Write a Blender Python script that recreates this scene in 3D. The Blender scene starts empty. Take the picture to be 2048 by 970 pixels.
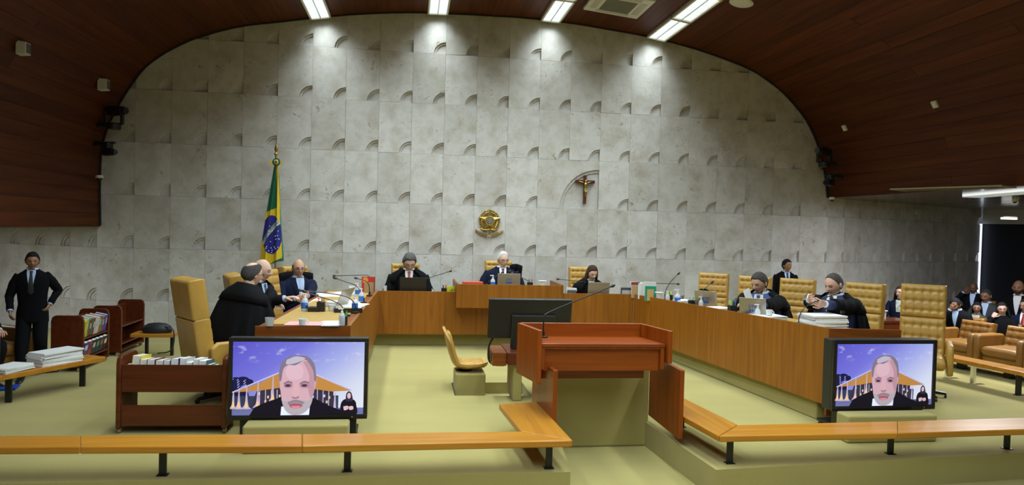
import bpy, bmesh, math, random
from mathutils import Vector, Matrix, Euler
random.seed(7)
scene = bpy.context.scene
COL = scene.collection
PI = math.pi
R = math.radians

# ------------------------------------------------------------------ camera
CAM = Vector((-1.1238, -12.6956, 1.96965))
PAN, TILT, ROLL, FPX = 0.1436, -0.0220, 0.0270, 1400.0
_f = Vector((math.sin(PAN) * math.cos(TILT), math.cos(PAN) * math.cos(TILT), math.sin(TILT)))
_r0 = Vector((math.cos(PAN), -math.sin(PAN), 0))
_u0 = _r0.cross(_f)
CR = _r0 * math.cos(ROLL) + _u0 * math.sin(ROLL)
CU = -_r0 * math.sin(ROLL) + _u0 * math.cos(ROLL)
cam_data = bpy.data.cameras.new('camera')
cam_data.sensor_fit = 'HORIZONTAL'
cam_data.sensor_width = 36.0
cam_data.lens = FPX / 2048 * 36.0
cam_data.clip_end = 200
cam = bpy.data.objects.new('camera', cam_data)
COL.objects.link(cam)
cam.matrix_world = Matrix(((CR.x, CU.x, -_f.x, CAM.x), (CR.y, CU.y, -_f.y, CAM.y), (CR.z, CU.z, -_f.z, CAM.z), (0, 0, 0, 1)))
scene.camera = cam

# ------------------------------------------------------------------ light and exposure
world = bpy.data.worlds.new('world')
scene.world = world
world.use_nodes = True
world.node_tree.nodes['Background'].inputs[0].default_value = (0.80, 0.86, 1.0, 1)
world.node_tree.nodes['Background'].inputs[1].default_value = 0.10
scene.view_settings.view_transform = 'Standard'
scene.view_settings.look = 'None'
scene.view_settings.exposure = -0.10
scene.view_settings.gamma = 1.0
scene.view_settings.use_curve_mapping = False
LAMP_W = 22.0            # watts of one ceiling trough segment
LAMP_WALL_W = 20.0       # watts of the two segments next to the stone wall
LAMP_COL = (0.86, 0.98, 1.0)


# ------------------------------------------------------------------ survey helpers: photograph pixel -> place in the room
def ray(px, py):
    return _f + CR * ((px - 1024) / FPX) - CU * ((py - 485) / FPX)


def on_z(px, py, z=0.0):
    d = ray(px, py)
    return CAM + d * ((z - CAM.z) / d.z)


def on_y(px, py, y):
    d = ray(px, py)
    return CAM + d * ((y - CAM.y) / d.y)


# ------------------------------------------------------------------ materials
MATS = {}


def _nodes(name):
    m = bpy.data.materials.new(name)
    m.use_nodes = True
    nt = m.node_tree
    b = nt.nodes['Principled BSDF']
    return m, nt, b


def N(nt, kind, **kw):
    n = nt.nodes.new(kind)
    for k, v in kw.items():
        setattr(n, k, v)
    return n


def ramp(nt, fac, stops):
    n = nt.nodes.new('ShaderNodeValToRGB')
    cr = n.color_ramp
    while len(cr.elements) < len(stops):
        cr.elements.new(0.5)
    for e, (p, c) in zip(cr.elements, stops):
        e.position = p
        e.color = (c[0], c[1], c[2], 1)
    nt.links.new(fac, n.inputs[0])
    return n.outputs[0]


def plain(name, col, rough=0.5, metal=0.0, noise=0.0, nscale=8.0, bump=0.0, bscale=80.0, emit=None, spec=0.5, coat=0.0, alpha=1.0, trans=0.0, sheen=0.0):
    if name in MATS:
        return MATS[name]
    m, nt, b = _nodes(name)
    b.inputs['Base Color'].default_value = (*col, 1)
    b.inputs['Roughness'].default_value = rough
    b.inputs['Metallic'].default_value = metal
    b.inputs['Specular IOR Level'].default_value = spec
    b.inputs['Coat Weight'].default_value = coat
    b.inputs['Alpha'].default_value = alpha
    b.inputs['Transmission Weight'].default_value = trans
    b.inputs['Sheen Weight'].default_value = sheen
    tc = N(nt, 'ShaderNodeTexCoord')
    if noise:
        t = N(nt, 'ShaderNodeTexNoise')
        t.inputs['Scale'].default_value = nscale
        t.inputs['Detail'].default_value = 5
        nt.links.new(tc.outputs['Object'], t.inputs['Vector'])
        lo = tuple(c * (1 - noise) for c in col)
        hi = tuple(min(1, c * (1 + noise)) for c in col)
        nt.links.new(ramp(nt, t.outputs['Fac'], [(0.3, lo), (0.7, hi)]), b.inputs['Base Color'])
    if bump:
        t2 = N(nt, 'ShaderNodeTexNoise')
        t2.inputs['Scale'].default_value = bscale
        t2.inputs['Detail'].default_value = 4
        nt.links.new(tc.outputs['Object'], t2.inputs['Vector'])
        bp = N(nt, 'ShaderNodeBump')
        bp.inputs['Strength'].default_value = bump
        bp.inputs['Distance'].default_value = 0.01
        nt.links.new(t2.outputs['Fac'], bp.inputs['Height'])
        nt.links.new(bp.outputs['Normal'], b.inputs['Normal'])
    if emit:
        b.inputs['Emission Color'].default_value = (*col, 1)
        b.inputs['Emission Strength'].default_value = emit
    MATS[name] = m
    return m


def wood(name, dark, light, rough=0.35, axis='Z', scale=1.0, vary=0.25, coat=0.0, spec=0.5):
    """grain stretched along one axis of the object; tone differs a little from board to board"""
    m, nt, b = _nodes(name)
    tc = N(nt, 'ShaderNodeTexCoord')
    mp = N(nt, 'ShaderNodeMapping')
    s = [14 * scale, 14 * scale, 14 * scale]
    s['XYZ'.index(axis)] = 0.7 * scale
    mp.inputs['Scale'].default_value = s
    oi = N(nt, 'ShaderNodeObjectInfo')
    add = N(nt, 'ShaderNodeVectorMath', operation='ADD')
    mul = N(nt, 'ShaderNodeVectorMath', operation='SCALE')
    cmb = N(nt, 'ShaderNodeCombineXYZ')
    for i in range(3):
        nt.links.new(oi.outputs['Random'], cmb.inputs[i])
    mul.inputs['Scale'].default_value = 37.0
    nt.links.new(cmb.outputs[0], mul.inputs[0])
    nt.links.new(tc.outputs['Object'], add.inputs[0])
    nt.links.new(mul.outputs[0], add.inputs[1])
    nt.links.new(add.outputs[0], mp.inputs['Vector'])
    t = N(nt, 'ShaderNodeTexNoise')
    t.inputs['Scale'].default_value = 1.0
    t.inputs['Detail'].default_value = 6
    t.inputs['Roughness'].default_value = 0.6
    t.inputs['Distortion'].default_value = 0.6
    nt.links.new(mp.outputs[0], t.inputs['Vector'])
    mid = tuple((a + c) / 2 for a, c in zip(dark, light))
    col = ramp(nt, t.outputs['Fac'], [(0.28, dark), (0.5, mid), (0.74, light)])
    hsv = N(nt, 'ShaderNodeHueSaturation')
    mr = N(nt, 'ShaderNodeMapRange')
    mr.inputs['To Min'].default_value = 1 - vary
    mr.inputs['To Max'].default_value = 1 + vary
    nt.links.new(oi.outputs['Random'], mr.inputs['Value'])
    nt.links.new(mr.outputs[0], hsv.inputs['Value'])
    nt.links.new(col, hsv.inputs['Color'])
    nt.links.new(hsv.outputs[0], b.inputs['Base Color'])
    b.inputs['Roughness'].default_value = rough
    b.inputs['Coat Weight'].default_value = coat
    b.inputs['Coat Roughness'].default_value = 0.15
    b.inputs['Specular IOR Level'].default_value = spec
    MATS[name] = m
    return m


def stone(name):
    m, nt, b = _nodes(name)
    tc = N(nt, 'ShaderNodeTexCoord')
    oi = N(nt, 'ShaderNodeObjectInfo')
    cmb = N(nt, 'ShaderNodeCombineXYZ')
    for i in range(3):
        nt.links.new(oi.outputs['Random'], cmb.inputs[i])
    mul = N(nt, 'ShaderNodeVectorMath', operation='SCALE')
    mul.inputs['Scale'].default_value = 53.0
    nt.links.new(cmb.outputs[0], mul.inputs[0])
    add = N(nt, 'ShaderNodeVectorMath', operation='ADD')
    nt.links.new(tc.outputs['Object'], add.inputs[0])
    nt.links.new(mul.outputs[0], add.inputs[1])
    v = add.outputs[0]
    n1 = N(nt, 'ShaderNodeTexNoise')
    n1.inputs['Scale'].default_value = 3.2
    n1.inputs['Detail'].default_value = 7
    n1.inputs['Roughness'].default_value = 0.62
    nt.links.new(v, n1.inputs['Vector'])
    base = ramp(nt, n1.outputs['Fac'], [(0.25, (0.40, 0.36, 0.305)), (0.45, (0.51, 0.49, 0.455)), (0.6, (0.585, 0.575, 0.555)), (0.78, (0.475, 0.445, 0.39))])
    # fossil pits and brown veins
    n2 = N(nt, 'ShaderNodeTexNoise')
    n2.inputs['Scale'].default_value = 13.0
    n2.inputs['Detail'].default_value = 3
    n2.inputs['Distortion'].default_value = 1.2
    nt.links.new(v, n2.inputs['Vector'])
    n3 = N(nt, 'ShaderNodeTexNoise')
    n3.inputs['Scale'].default_value = 2.2
    n3.inputs['Detail'].default_value = 2
    nt.links.new(v, n3.inputs['Vector'])
    sp = ramp(nt, n2.outputs['Fac'], [(0.615, (0, 0, 0)), (0.69, (1, 1, 1))])
    ga = ramp(nt, n3.outputs['Fac'], [(0.45, (0.12, 0.12, 0.12)), (0.62, (1, 1, 1))])
    mk = N(nt, 'ShaderNodeMix', data_type='RGBA', blend_type='MULTIPLY')
    mk.inputs[0].default_value = 1.0
    nt.links.new(sp, mk.inputs[6])
    nt.links.new(ga, mk.inputs[7])
    mx = N(nt, 'ShaderNodeMix', data_type='RGBA')
    nt.links.new(mk.outputs[2], mx.inputs[0])
    nt.links.new(base, mx.inputs[6])
    mx.inputs[7].default_value = (0.34, 0.285, 0.215, 1)
    hsv = N(nt, 'ShaderNodeHueSaturation')
    mr = N(nt, 'ShaderNodeMapRange')
    mr.inputs['To Min'].default_value = 0.90
    mr.inputs['To Max'].default_value = 1.08
    nt.links.new(oi.outputs['Random'], mr.inputs['Value'])
    nt.links.new(mr.outputs[0], hsv.inputs['Value'])
    mr2 = N(nt, 'ShaderNodeMapRange')
    mr2.inputs['To Min'].default_value = 1.25
    mr2.inputs['To Max'].default_value = 0.85
    nt.links.new(oi.outputs['Random'], mr2.inputs['Value'])
    nt.links.new(mr2.outputs[0], hsv.inputs['Saturation'])
    nt.links.new(mx.outputs[2], hsv.inputs['Color'])
    nt.links.new(hsv.outputs[0], b.inputs['Base Color'])
    b.inputs['Roughness'].default_value = 0.5
    b.inputs['Specular IOR Level'].default_value = 0.3
    bp = N(nt, 'ShaderNodeBump')
    bp.inputs['Strength'].default_value = 0.12
    bp.inputs['Distance'].default_value = 0.01
    nt.links.new(n2.outputs['Fac'], bp.inputs['Height'])
    nt.links.new(bp.outputs['Normal'], b.inputs['Normal'])
    MATS[name] = m
    return m


def carpet_mat(name, c):
    m, nt, b = _nodes(name)
    tc = N(nt, 'ShaderNodeTexCoord')
    n1 = N(nt, 'ShaderNodeTexNoise')
    n1.inputs['Scale'].default_value = 1.3
    n1.inputs['Detail'].default_value = 6
    mp = N(nt, 'ShaderNodeMapping')
    mp.inputs['Scale'].default_value = (0.45, 1.5, 1)
    nt.links.new(tc.outputs['Object'], mp.inputs[0])
    nt.links.new(mp.outputs[0], n1.inputs['Vector'])
    col = ramp(nt, n1.outputs['Fac'], [(0.3, tuple(x * 0.90 for x in c)), (0.55, c), (0.8, tuple(x * 1.08 for x in c))])
    nt.links.new(col, b.inputs['Base Color'])
    b.inputs['Roughness'].default_value = 0.95
    b.inputs['Specular IOR Level'].default_value = 0.1
    b.inputs['Sheen Weight'].default_value = 0.15
    n2 = N(nt, 'ShaderNodeTexNoise')
    n2.inputs['Scale'].default_value = 260
    nt.links.new(tc.outputs['Object'], n2.inputs['Vector'])
    bp = N(nt, 'ShaderNodeBump')
    bp.inputs['Strength'].default_value = 0.35
    bp.inputs['Distance'].default_value = 0.006
    nt.links.new(n2.outputs['Fac'], bp.inputs['Height'])
    nt.links.new(bp.outputs['Normal'], b.inputs['Normal'])
    MATS[name] = m
    return m


def attr_mat(name, rough=0.5, sheen=0.0, emit=0.0, bump=0.0, spec=0.4):
    """colour read from the mesh's own colour attribute (skin, flag, flat prints)"""
    m, nt, b = _nodes(name)
    a = N(nt, 'ShaderNodeVertexColor', layer_name='Col')
    nt.links.new(a.outputs['Color'], b.inputs['Base Color'])
    b.inputs['Roughness'].default_value = rough
    b.inputs['Specular IOR Level'].default_value = spec
    b.inputs['Sheen Weight'].default_value = sheen
    if emit:
        b.inputs['Base Color'].default_value = (0, 0, 0, 1)
        nt.links.new(a.outputs['Color'], b.inputs['Emission Color'])
        b.inputs['Emission Strength'].default_value = emit
    MATS[name] = m
    return m


STONE = stone('travertine')
CARPET = carpet_mat('carpet_olive', (0.375, 0.325, 0.118))
VAULT = wood('vault_boards', (0.050, 0.0105, 0.0022), (0.118, 0.031, 0.0075), rough=0.5, axis='Y', scale=0.6, vary=0.16, spec=0.15)
BENCHW = wood('bench_veneer', (0.205, 0.067, 0.0062), (0.335, 0.125, 0.0125), rough=0.36, axis='Z', scale=1.4, vary=0.07, spec=0.35)
BENCHX = wood('bench_end_veneer', (0.15, 0.037, 0.005), (0.26, 0.076, 0.010), rough=0.36, axis='X', scale=1.4, vary=0.06, spec=0.35)
LECT = wood('lectern_veneer', (0.175, 0.030, 0.0018), (0.32, 0.067, 0.004), rough=0.33, axis='X', scale=1.2, vary=0.06, coat=0.12, spec=0.35)
LECTV = wood('lectern_veneer_upright', (0.175, 0.030, 0.0018), (0.32, 0.067, 0.004), rough=0.33, axis='Z', scale=1.2, vary=0.06, coat=0.12, spec=0.35)
RAILW = wood('rail_wood', (0.36, 0.140, 0.012), (0.52, 0.235, 0.026), rough=0.34, axis='X', scale=1.1, vary=0.05, coat=0.08, spec=0.3)
RAILY = wood('rail_wood_return', (0.36, 0.140, 0.012), (0.52, 0.235, 0.026), rough=0.34, axis='Y', scale=1.1, vary=0.05, coat=0.08, spec=0.3)
CARTW = wood('cart_wood', (0.065, 0.012, 0.0035), (0.14, 0.030, 0.0075), rough=0.32, axis='X', scale=1.3, vary=0.1, coat=0.15, spec=0.35)
TOPTAN = plain('desk_leather', (0.46, 0.29, 0.075), rough=0.5, noise=0.06, nscale=5)
LEATHER = plain('tan_leather', (0.46, 0.265, 0.052), rough=0.38, noise=0.10, nscale=7, bump=0.06, bscale=140, spec=0.5)
LEATHER2 = plain('brown_leather', (0.23, 0.105, 0.018), rough=0.4, noise=0.12, nscale=7, bump=0.06, bscale=140)
BLACK = plain('black_plastic', (0.012, 0.012, 0.013), rough=0.35)
BLACKM = plain('black_paint', (0.012, 0.014, 0.014), rough=0.4, metal=0.2)
SATIN = plain('black_robe_cloth', (0.0045, 0.0045, 0.0055), rough=0.85, bump=0.15, bscale=60, spec=0.12)
NAVY = plain('navy_suit', (0.008, 0.011, 0.032), rough=0.9, bump=0.08, bscale=120, spec=0.12)
BLACKSUIT = plain('black_suit', (0.0045, 0.0045, 0.006), rough=0.9, bump=0.08, bscale=120, spec=0.12)
BLUESUIT = plain('blue_suit', (0.055, 0.085, 0.24), rough=0.75, bump=0.08, bscale=120)
GREYSUIT = plain('grey_suit', (0.03, 0.033, 0.04), rough=0.8)
WHITE = plain('white_shirt', (0.75, 0.77, 0.80), rough=0.7)
LBLUE = plain('light_blue_shirt', (0.42, 0.55, 0.80), rough=0.7)
PAPER = plain('white_paper', (0.78, 0.79, 0.80), rough=0.75, noise=0.04, nscale=30)
PAGES = plain('book_pages', (0.72, 0.72, 0.70), rough=0.8, noise=0.10, nscale=60)
GOLD = plain('gilt_bronze', (0.50, 0.36, 0.10), rough=0.30, metal=0.9, noise=0.2, nscale=30)
BRASS = plain('brass', (0.62, 0.40, 0.12), rough=0.3, metal=0.9)
CHROME = plain('chrome', (0.75, 0.75, 0.76), rough=0.18, metal=1.0)
SILVER = plain('laptop_silver', (0.42, 0.38, 0.32), rough=0.35, metal=0.7)
OFFWHITE = plain('offwhite_enamel', (0.62, 0.61, 0.52), rough=0.5)
GLASS = plain('clear_glass', (0.9, 0.92, 0.92), rough=0.05, alpha=0.28, spec=0.8)
SKIN = attr_mat('skin', rough=0.5, spec=0.35)
CLOTHPRINT = attr_mat('flag_cloth', rough=0.6, sheen=0.1)


# ------------------------------------------------------------------ mesh builder
class MB:
    def __init__(self):
        self.v = []
        self.f = []
        self.m = []
        self.c = None

    def add(self, verts, faces, mi=0, M=None):
        o = len(self.v)
        if M is not None:
            verts = [M @ Vector(p) for p in verts]
        self.v += [tuple(p) for p in verts]
        self.f += [tuple(i + o for i in fc) for fc in faces]
        self.m += [mi] * len(faces)
        return o

    def box(self, x0, x1, y0, y1, z0, z1, mi=0, M=None):
        v = [(x0, y0, z0), (x1, y0, z0), (x1, y1, z0), (x0, y1, z0), (x0, y0, z1), (x1, y0, z1), (x1, y1, z1), (x0, y1, z1)]
        f = [(0, 3, 2, 1), (4, 5, 6, 7), (0, 1, 5, 4), (1, 2, 6, 5), (2, 3, 7, 6), (3, 0, 4, 7)]
        self.add(v, f, mi, M)
        return self

    def prism(self, poly, d0, d1, axis='Z', mi=0, M=None):
        """polygon (2d) pulled along an axis; X: (y,z), Y: (x,z), Z: (x,y)"""
        def P(a, b, d):
            return {'Z': (a, b, d), 'Y': (a, d, b), 'X': (d, a, b)}[axis]
        n = len(poly)
        v = [P(a, b, d0) for a, b in poly] + [P(a, b, d1) for a, b in poly]
        f = [tuple(range(n - 1, -1, -1)), tuple(range(n, 2 * n))] + [(i, (i + 1) % n, n + (i + 1) % n, n + i) for i in range(n)]
        self.add(v, f, mi, M)
        return self

    def loft(self, rings, cap=True, mi=0, M=None, closed=True):
        n = len(rings[0])
        v = [p for r_ in rings for p in r_]
        f = []
        for i in range(len(rings) - 1):
            for j in range(n if closed else n - 1):
                k = (j + 1) % n
                f.append((i * n + j, i * n + k, (i + 1) * n + k, (i + 1) * n + j))
        if cap:
            f.append(tuple(range(n - 1, -1, -1)))
            f.append(tuple((len(rings) - 1) * n + j for j in range(n)))
        return self.add(v, f, mi, M)

    def tube(self, pts, rad, n=8, mi=0, M=None, cap=True, flat=1.0):
        pts = [Vector(p) for p in pts]
        if not hasattr(rad, '__len__'):
            rad = [rad] * len(pts)
        rings = []
        up = None
        for i, p in enumerate(pts):
            t = (pts[min(i + 1, len(pts) - 1)] - pts[max(i - 1, 0)])
            t.normalize()
            if up is None:
                up = Vector((0, 0, 1)) if abs(t.z) < 0.9 else Vector((1, 0, 0))
            a = t.cross(up)
            if a.length < 1e-5:
                a = t.cross(Vector((0, 1, 0)))
            a.normalize()
            b_ = a.cross(t)
            up = b_
            rings.append([p + (a * math.cos(2 * PI * k / n) + b_ * (flat * math.sin(2 * PI * k / n))) * rad[i] for k in range(n)])
        self.loft(rings, cap, mi, M)
        return self

    def lathe(self, prof, n=16, mi=0, M=None, cx=0, cy=0):
        rings = [[(cx + r_ * math.cos(2 * PI * k / n), cy + r_ * math.sin(2 * PI * k / n), z) for k in range(n)] for r_, z in prof]
        self.loft(rings, True, mi, M)
        return self

    def ball(self, c, rx, ry=None, rz=None, n=12, mi=0, M=None):
        ry = ry or rx
        rz = rz or rx
        rings = []
        h = max(6, n // 2)
        for i in range(1, h):
            ph = PI * i / h
            rings.append([(c[0] + rx * math.sin(ph) * math.cos(2 * PI * k / n), c[1] + ry * math.sin(ph) * math.sin(2 * PI * k / n), c[2] - rz * math.cos(ph)) for k in range(n)])
        self.loft(rings, True, mi, M)
        return self

    def build(self, name, mats, parent=None, smooth=False, bevel=0.0, seg=2, label=None):
        me = bpy.data.meshes.new(name)
        me.from_pydata(self.v, [], self.f)
        if not isinstance(mats, (list, tuple)):
            mats = [mats]
        for m_ in mats:
            me.materials.append(m_)
        if len(mats) > 1:
            me.polygons.foreach_set('material_index', self.m)
        if self.c:
            ca = me.color_attributes.new('Col', 'FLOAT_COLOR', 'POINT')
            flat = [x for c_ in self.c for x in (*c_, 1.0)]
            ca.data.foreach_set('color', flat)
        me.update()
        if smooth:
            me.polygons.foreach_set('use_smooth', [True] * len(me.polygons))
            if smooth != 'all':
                try:
                    me.set_sharp_from_angle(angle=R(40))
                except Exception:
                    pass
        return mesh_obj(name, me, parent, bevel, seg, label)


def mesh_obj(name, me, parent=None, bevel=0.0, seg=2, label=None):
    o = bpy.data.objects.new(name, me)
    COL.objects.link(o)
    if parent is not None:
        o.parent = parent
    if bevel:
        b = o.modifiers.new('bevel', 'BEVEL')
        b.width = bevel
        b.segments = seg
        b.limit_method = 'ANGLE'
        b.angle_limit = R(40)
        b.harden_normals = False
    if label:
        o['label'] = label
    return o


def tag(o, label, cat, group=None, kind=None):
    o['label'] = label
    if cat:
        o['category'] = cat
    if group:
        o['group'] = group
    if kind:
        o['kind'] = kind
    return o


def thing(name, label, cat, loc=(0, 0, 0), rz=0.0, group=None):
    o = bpy.data.objects.new(name, None)
    o.empty_display_size = 0.1
    COL.objects.link(o)
    o.location = loc
    o.rotation_euler = (0, 0, rz)
    return tag(o, label, cat, group)


def structure(o):
    o['kind'] = 'structure'
    return o


def dup(root, loc, rz=None, label=None):
    def cp(o, par):
        c = o.copy()
        COL.objects.link(c)
        if par is not None:
            c.parent = par
        for ch in list(o.children):
            cp(ch, c)
        return c
    r_ = cp(root, None)
    r_.location = loc
    if rz is not None:
        r_.rotation_euler = (0, 0, rz)
    if label:
        r_['label'] = label
    return r_


def text_mesh(s, size, mat, name='lettering', parent=None, M=None, extrude=0.0008, align='CENTER'):
    cu = bpy.data.curves.new('t', 'FONT')
    cu.body = s
    cu.size = size
    cu.extrude = extrude
    cu.align_x = align
    cu.align_y = 'CENTER'
    cu.resolution_u = 2
    ob = bpy.data.objects.new('t', cu)
    COL.objects.link(ob)
    dg = bpy.context.evaluated_depsgraph_get()
    dg.update()
    me = bpy.data.meshes.new_from_object(ob.evaluated_get(dg))
    bpy.data.objects.remove(ob)
    bpy.data.curves.remove(cu)
    if M is not None:
        me.transform(M)
    me.materials.clear()
    me.materials.append(mat)
    return mesh_obj(name, me, parent)


def smooth_path(pts, n=6):
    """Catmull-Rom through points"""
    P = [Vector(p) for p in pts]
    P = [P[0] * 2 - P[1]] + P + [P[-1] * 2 - P[-2]]
    out = []
    for i in range(1, len(P) - 2):
        for k in range(n):
            t = k / n
            a, b, c, d = P[i - 1], P[i], P[i + 1], P[i + 2]
            out.append(0.5 * ((2 * b) + (c - a) * t + (2 * a - 5 * b + 4 * c - d) * t * t + (3 * b - a - 3 * c + d) * t ** 3))
    out.append(P[-2])
    return out


def smoothstep(a, b, x):
    t = max(0.0, min(1.0, (x - a) / (b - a)))
    return t * t * (3 - 2 * t)

# ================================================================== THE ROOM
TW, TH = 0.57888, 0.90          # wall slab width, height
XL, XR = -11 * TW, 12 * TW      # the two bends of the back wall

# ---- floor: raised court floor with the aisle cut into its front edge and the clerk's foot well
outline = [(-15, 7), (16, 7), (16, -6.55), (4.57, -6.97), (1.43, -7.23), (1.31, -5.78), (0.36, -5.78), (0.20, -7.20), (-15, -7.08)]
WELL = [(-0.58, -4.62), (0.32, -4.66), (0.32, -3.95), (-0.58, -3.95)]


def floor_mesh():
    bm = bmesh.new()
    def loop(pts):
        vs = [bm.verts.new((x, y, 0)) for x, y in pts]
        return [bm.edges.new((vs[i], vs[(i + 1) % len(vs)])) for i in range(len(vs))]
    e = loop(outline) + loop(WELL)
    bmesh.ops.triangle_fill(bm, use_beauty=True, use_dissolve=False, edges=e)
    for fc in bm.faces:
        if fc.normal.z < 0:
            fc.normal_flip()
    for pts, depth in ((outline, -0.27), (WELL, -0.14)):
        n = len(pts)
        for i in range(n):
            a, b = pts[i], pts[(i + 1) % n]
            vs = [bm.verts.new((a[0], a[1], 0)), bm.verts.new((b[0], b[1], 0)), bm.verts.new((b[0], b[1], depth)), bm.verts.new((a[0], a[1], depth))]
            bm.faces.new(vs)
    bm.faces.new([bm.verts.new((x, y, -0.14)) for x, y in WELL])
    bmesh.ops.remove_doubles(bm, verts=bm.verts, dist=0.0001)
    bmesh.ops.recalc_face_normals(bm, faces=bm.faces)
    me = bpy.data.meshes.new('floor')
    bm.to_mesh(me)
    bm.free()
    me.materials.append(CARPET)
    return me


fl = structure(mesh_obj('floor', floor_mesh()))
fl['label'] = 'olive yellow carpeted court floor with a raised front edge'
b_ = MB()
b_.box(-15, 16, -18.5, -5.6, -0.32, -0.25)
fl2 = structure(b_.build('floor_aisle', CARPET))
fl2['label'] = 'lower olive carpet of the aisle below the court floor edge'

# ---- the vault profile (x, z), measured on the back wall
PROF0 = [(-6.32, 1.81), (-6.335, 2.4), (-6.32, 3.05), (-6.23, 3.45), (-6.05, 3.87), (-5.72, 4.42), (-5.43, 4.70), (-5.13, 4.90), (-4.80, 5.07), (-4.16, 5.29), (-3.44, 5.43), (-2.35, 5.62), (-1.33, 5.735), (-0.53, 5.77), (0.56, 5.79), (1.15, 5.78), (1.73, 5.75), (2.32, 5.695), (3.19, 5.60), (4.16, 5.42), (5.15, 5.14), (5.59, 4.92), (5.92, 4.70), (6.28, 4.36), (6.48, 4.10), (6.68, 3.72), (6.84, 3.20), (6.92, 2.71)]
PROF = [(p.x, p.y) for p in smooth_path([(a, b, 0) for a, b in PROF0], 8)]
_acc = [0.0]
for i in range(1, len(PROF)):
    _acc.append(_acc[-1] + math.hypot(PROF[i][0] - PROF[i - 1][0], PROF[i][1] - PROF[i - 1][1]))
PLEN = _acc[-1]


def prof_at(s):
    s = max(0, min(PLEN, s))
    for i in range(1, len(_acc)):
        if _acc[i] >= s:
            t = (s - _acc[i - 1]) / max(1e-9, _acc[i] - _acc[i - 1])
            a, b = PROF[i - 1], PROF[i]
            return (a[0] + (b[0] - a[0]) * t, a[1] + (b[1] - a[1]) * t)
    return PROF[-1]


def prof_frame(s):
    """point, unit tangent (along the profile), unit inward normal"""
    a, b = prof_at(s - 0.05), prof_at(s + 0.05)
    t = Vector((b[0] - a[0], 0, b[1] - a[1])).normalized()
    n = Vector((t.z, 0, -t.x))
    p = prof_at(s)
    return Vector((p[0], 0, p[1])), t, n


def prof_s_of_x(x):
    best = min(range(len(PROF)), key=lambda i: abs(PROF[i][0] - x) + (0 if PROF[i][1] > 3.6 else 9))
    return _acc[best]


def vault_z(x):
    for i in range(1, len(PROF)):
        if PROF[i - 1][0] <= x <= PROF[i][0]:
            t = (x - PROF[i - 1][0]) / max(1e-9, PROF[i][0] - PROF[i - 1][0])
            return PROF[i - 1][1] + t * (PROF[i][1] - PROF[i - 1][1])
    return 0.0


def vault_hit(px, py):
    d = ray(px, py).normalized()
    t = 1.0
    while t < 25:
        p = CAM + d * t
        if p.z > 1.7 and (p.x < -6.32 or p.x > 6.92 or p.z > vault_z(p.x)):
            break
        t += 0.01
    s = min(range(len(PROF)), key=lambda i: (PROF[i][0] - p.x) ** 2 + (PROF[i][1] - p.z) ** 2)
    _, tt, n = prof_frame(_acc[s])
    return Vector((PROF[s][0], p.y, PROF[s][1])), tt, n


# ---- ceiling: boards of the vault, each its own piece
Y_FRONT = -17.5
ceil = MB()
rings = []
for yy in (0.10, Y_FRONT):
    rings.append([Vector((prof_at(s * PLEN / 90)[0], yy, prof_at(s * PLEN / 90)[1])) - prof_frame(s * PLEN / 90)[2] * 0.06 for s in range(91)])
ceil.loft(rings, cap=False, closed=False)
ceiling = structure(ceil.build('ceiling', plain('ceiling_backing', (0.012, 0.006, 0.004), rough=0.8)))
ceiling['label'] = 'dark brown wooden barrel vault made of long boards'
NPL = 86
ycuts = [[-0.02, -5.1, -11.2, Y_FRONT], [-0.02, -3.2, -8.6, Y_FRONT], [-0.02, -6.6, -12.4, Y_FRONT]]
for i in range(NPL):
    s0, s1 = i * PLEN / NPL + 0.0015, (i + 1) * PLEN / NPL - 0.0015
    sub = 2
    pr = [prof_frame(s0 + (s1 - s0) * k / sub) for k in range(sub + 1)]
    cuts = ycuts[i % 3]
    for a, b in zip(cuts[:-1], cuts[1:]):
        pl = MB()
        dz = random.uniform(0.0, 0.004)
        rg = []
        for yy in (a - 0.002, b + 0.002):
            rg.append([p + n * dz + Vector((0, yy, 0)) for p, t, n in pr] + [p - n * 0.02 + Vector((0, yy, 0)) for p, t, n in reversed(pr)])
        pl.loft(rg)
        pl.build('board', VAULT, ceiling)
# black edge trim where the vault meets the stone
tr = MB()
tr.loft([[p - n * 0.015 + Vector((0, -0.05, 0)), p + n * 0.02 + Vector((0, -0.05, 0)), p + n * 0.02 + Vector((0, 0.0, 0)), p - n * 0.015 + Vector((0, 0, 0))] for p, t, n in [prof_frame(k * PLEN / 120) for k in range(121)]])
o = structure(tr.build('trim_1', plain('black_trim', (0.01, 0.01, 0.012), rough=0.7)))
o['label'] = 'black edge strip where the vault meets the stone wall'
# fascia boards at the foot of the vault (left and right), and the low ceilings beyond
b_ = MB()
b_.box(-6.37, -6.315, Y_FRONT, -0.02, 1.79, 1.83)
structure(b_.build('trim_2', VAULT))
SOFF = wood('soffit_boards', (0.05, 0.018, 0.010), (0.11, 0.042, 0.022), rough=0.16, axis='Y', scale=0.6, vary=0.15, coat=0.4)
so = MB()
so.box(6.93, 15.5, Y_FRONT, 5.5, 2.73, 2.80)
so.box(-12, -6.34, Y_FRONT, 5.5, 1.84, 1.92)
sof = structure(so.build('ceiling_side', plain('soffit_backing', (0.02, 0.01, 0.008), rough=0.5)))
sof['label'] = 'low dark wooden side ceilings beside the vault'
for i in range(22):
    x0 = 6.925 + i * 0.36
    q = MB()
    q.box(x0 + 0.003, x0 + 0.357, Y_FRONT, 5.4, 2.70 + random.uniform(0, 0.003), 2.735)
    q.build('board', SOFF, sof)
b_ = MB()
b_.box(-6.3, 6.9, -17.6, -17.5, -0.3, 6.2)
o = structure(b_.build('wall_rear', plain('rear_panel', (0.10, 0.04, 0.018), rough=0.5, noise=0.2, nscale=1.5)))
o['label'] = 'brown wooden rear wall behind the audience'


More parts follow.
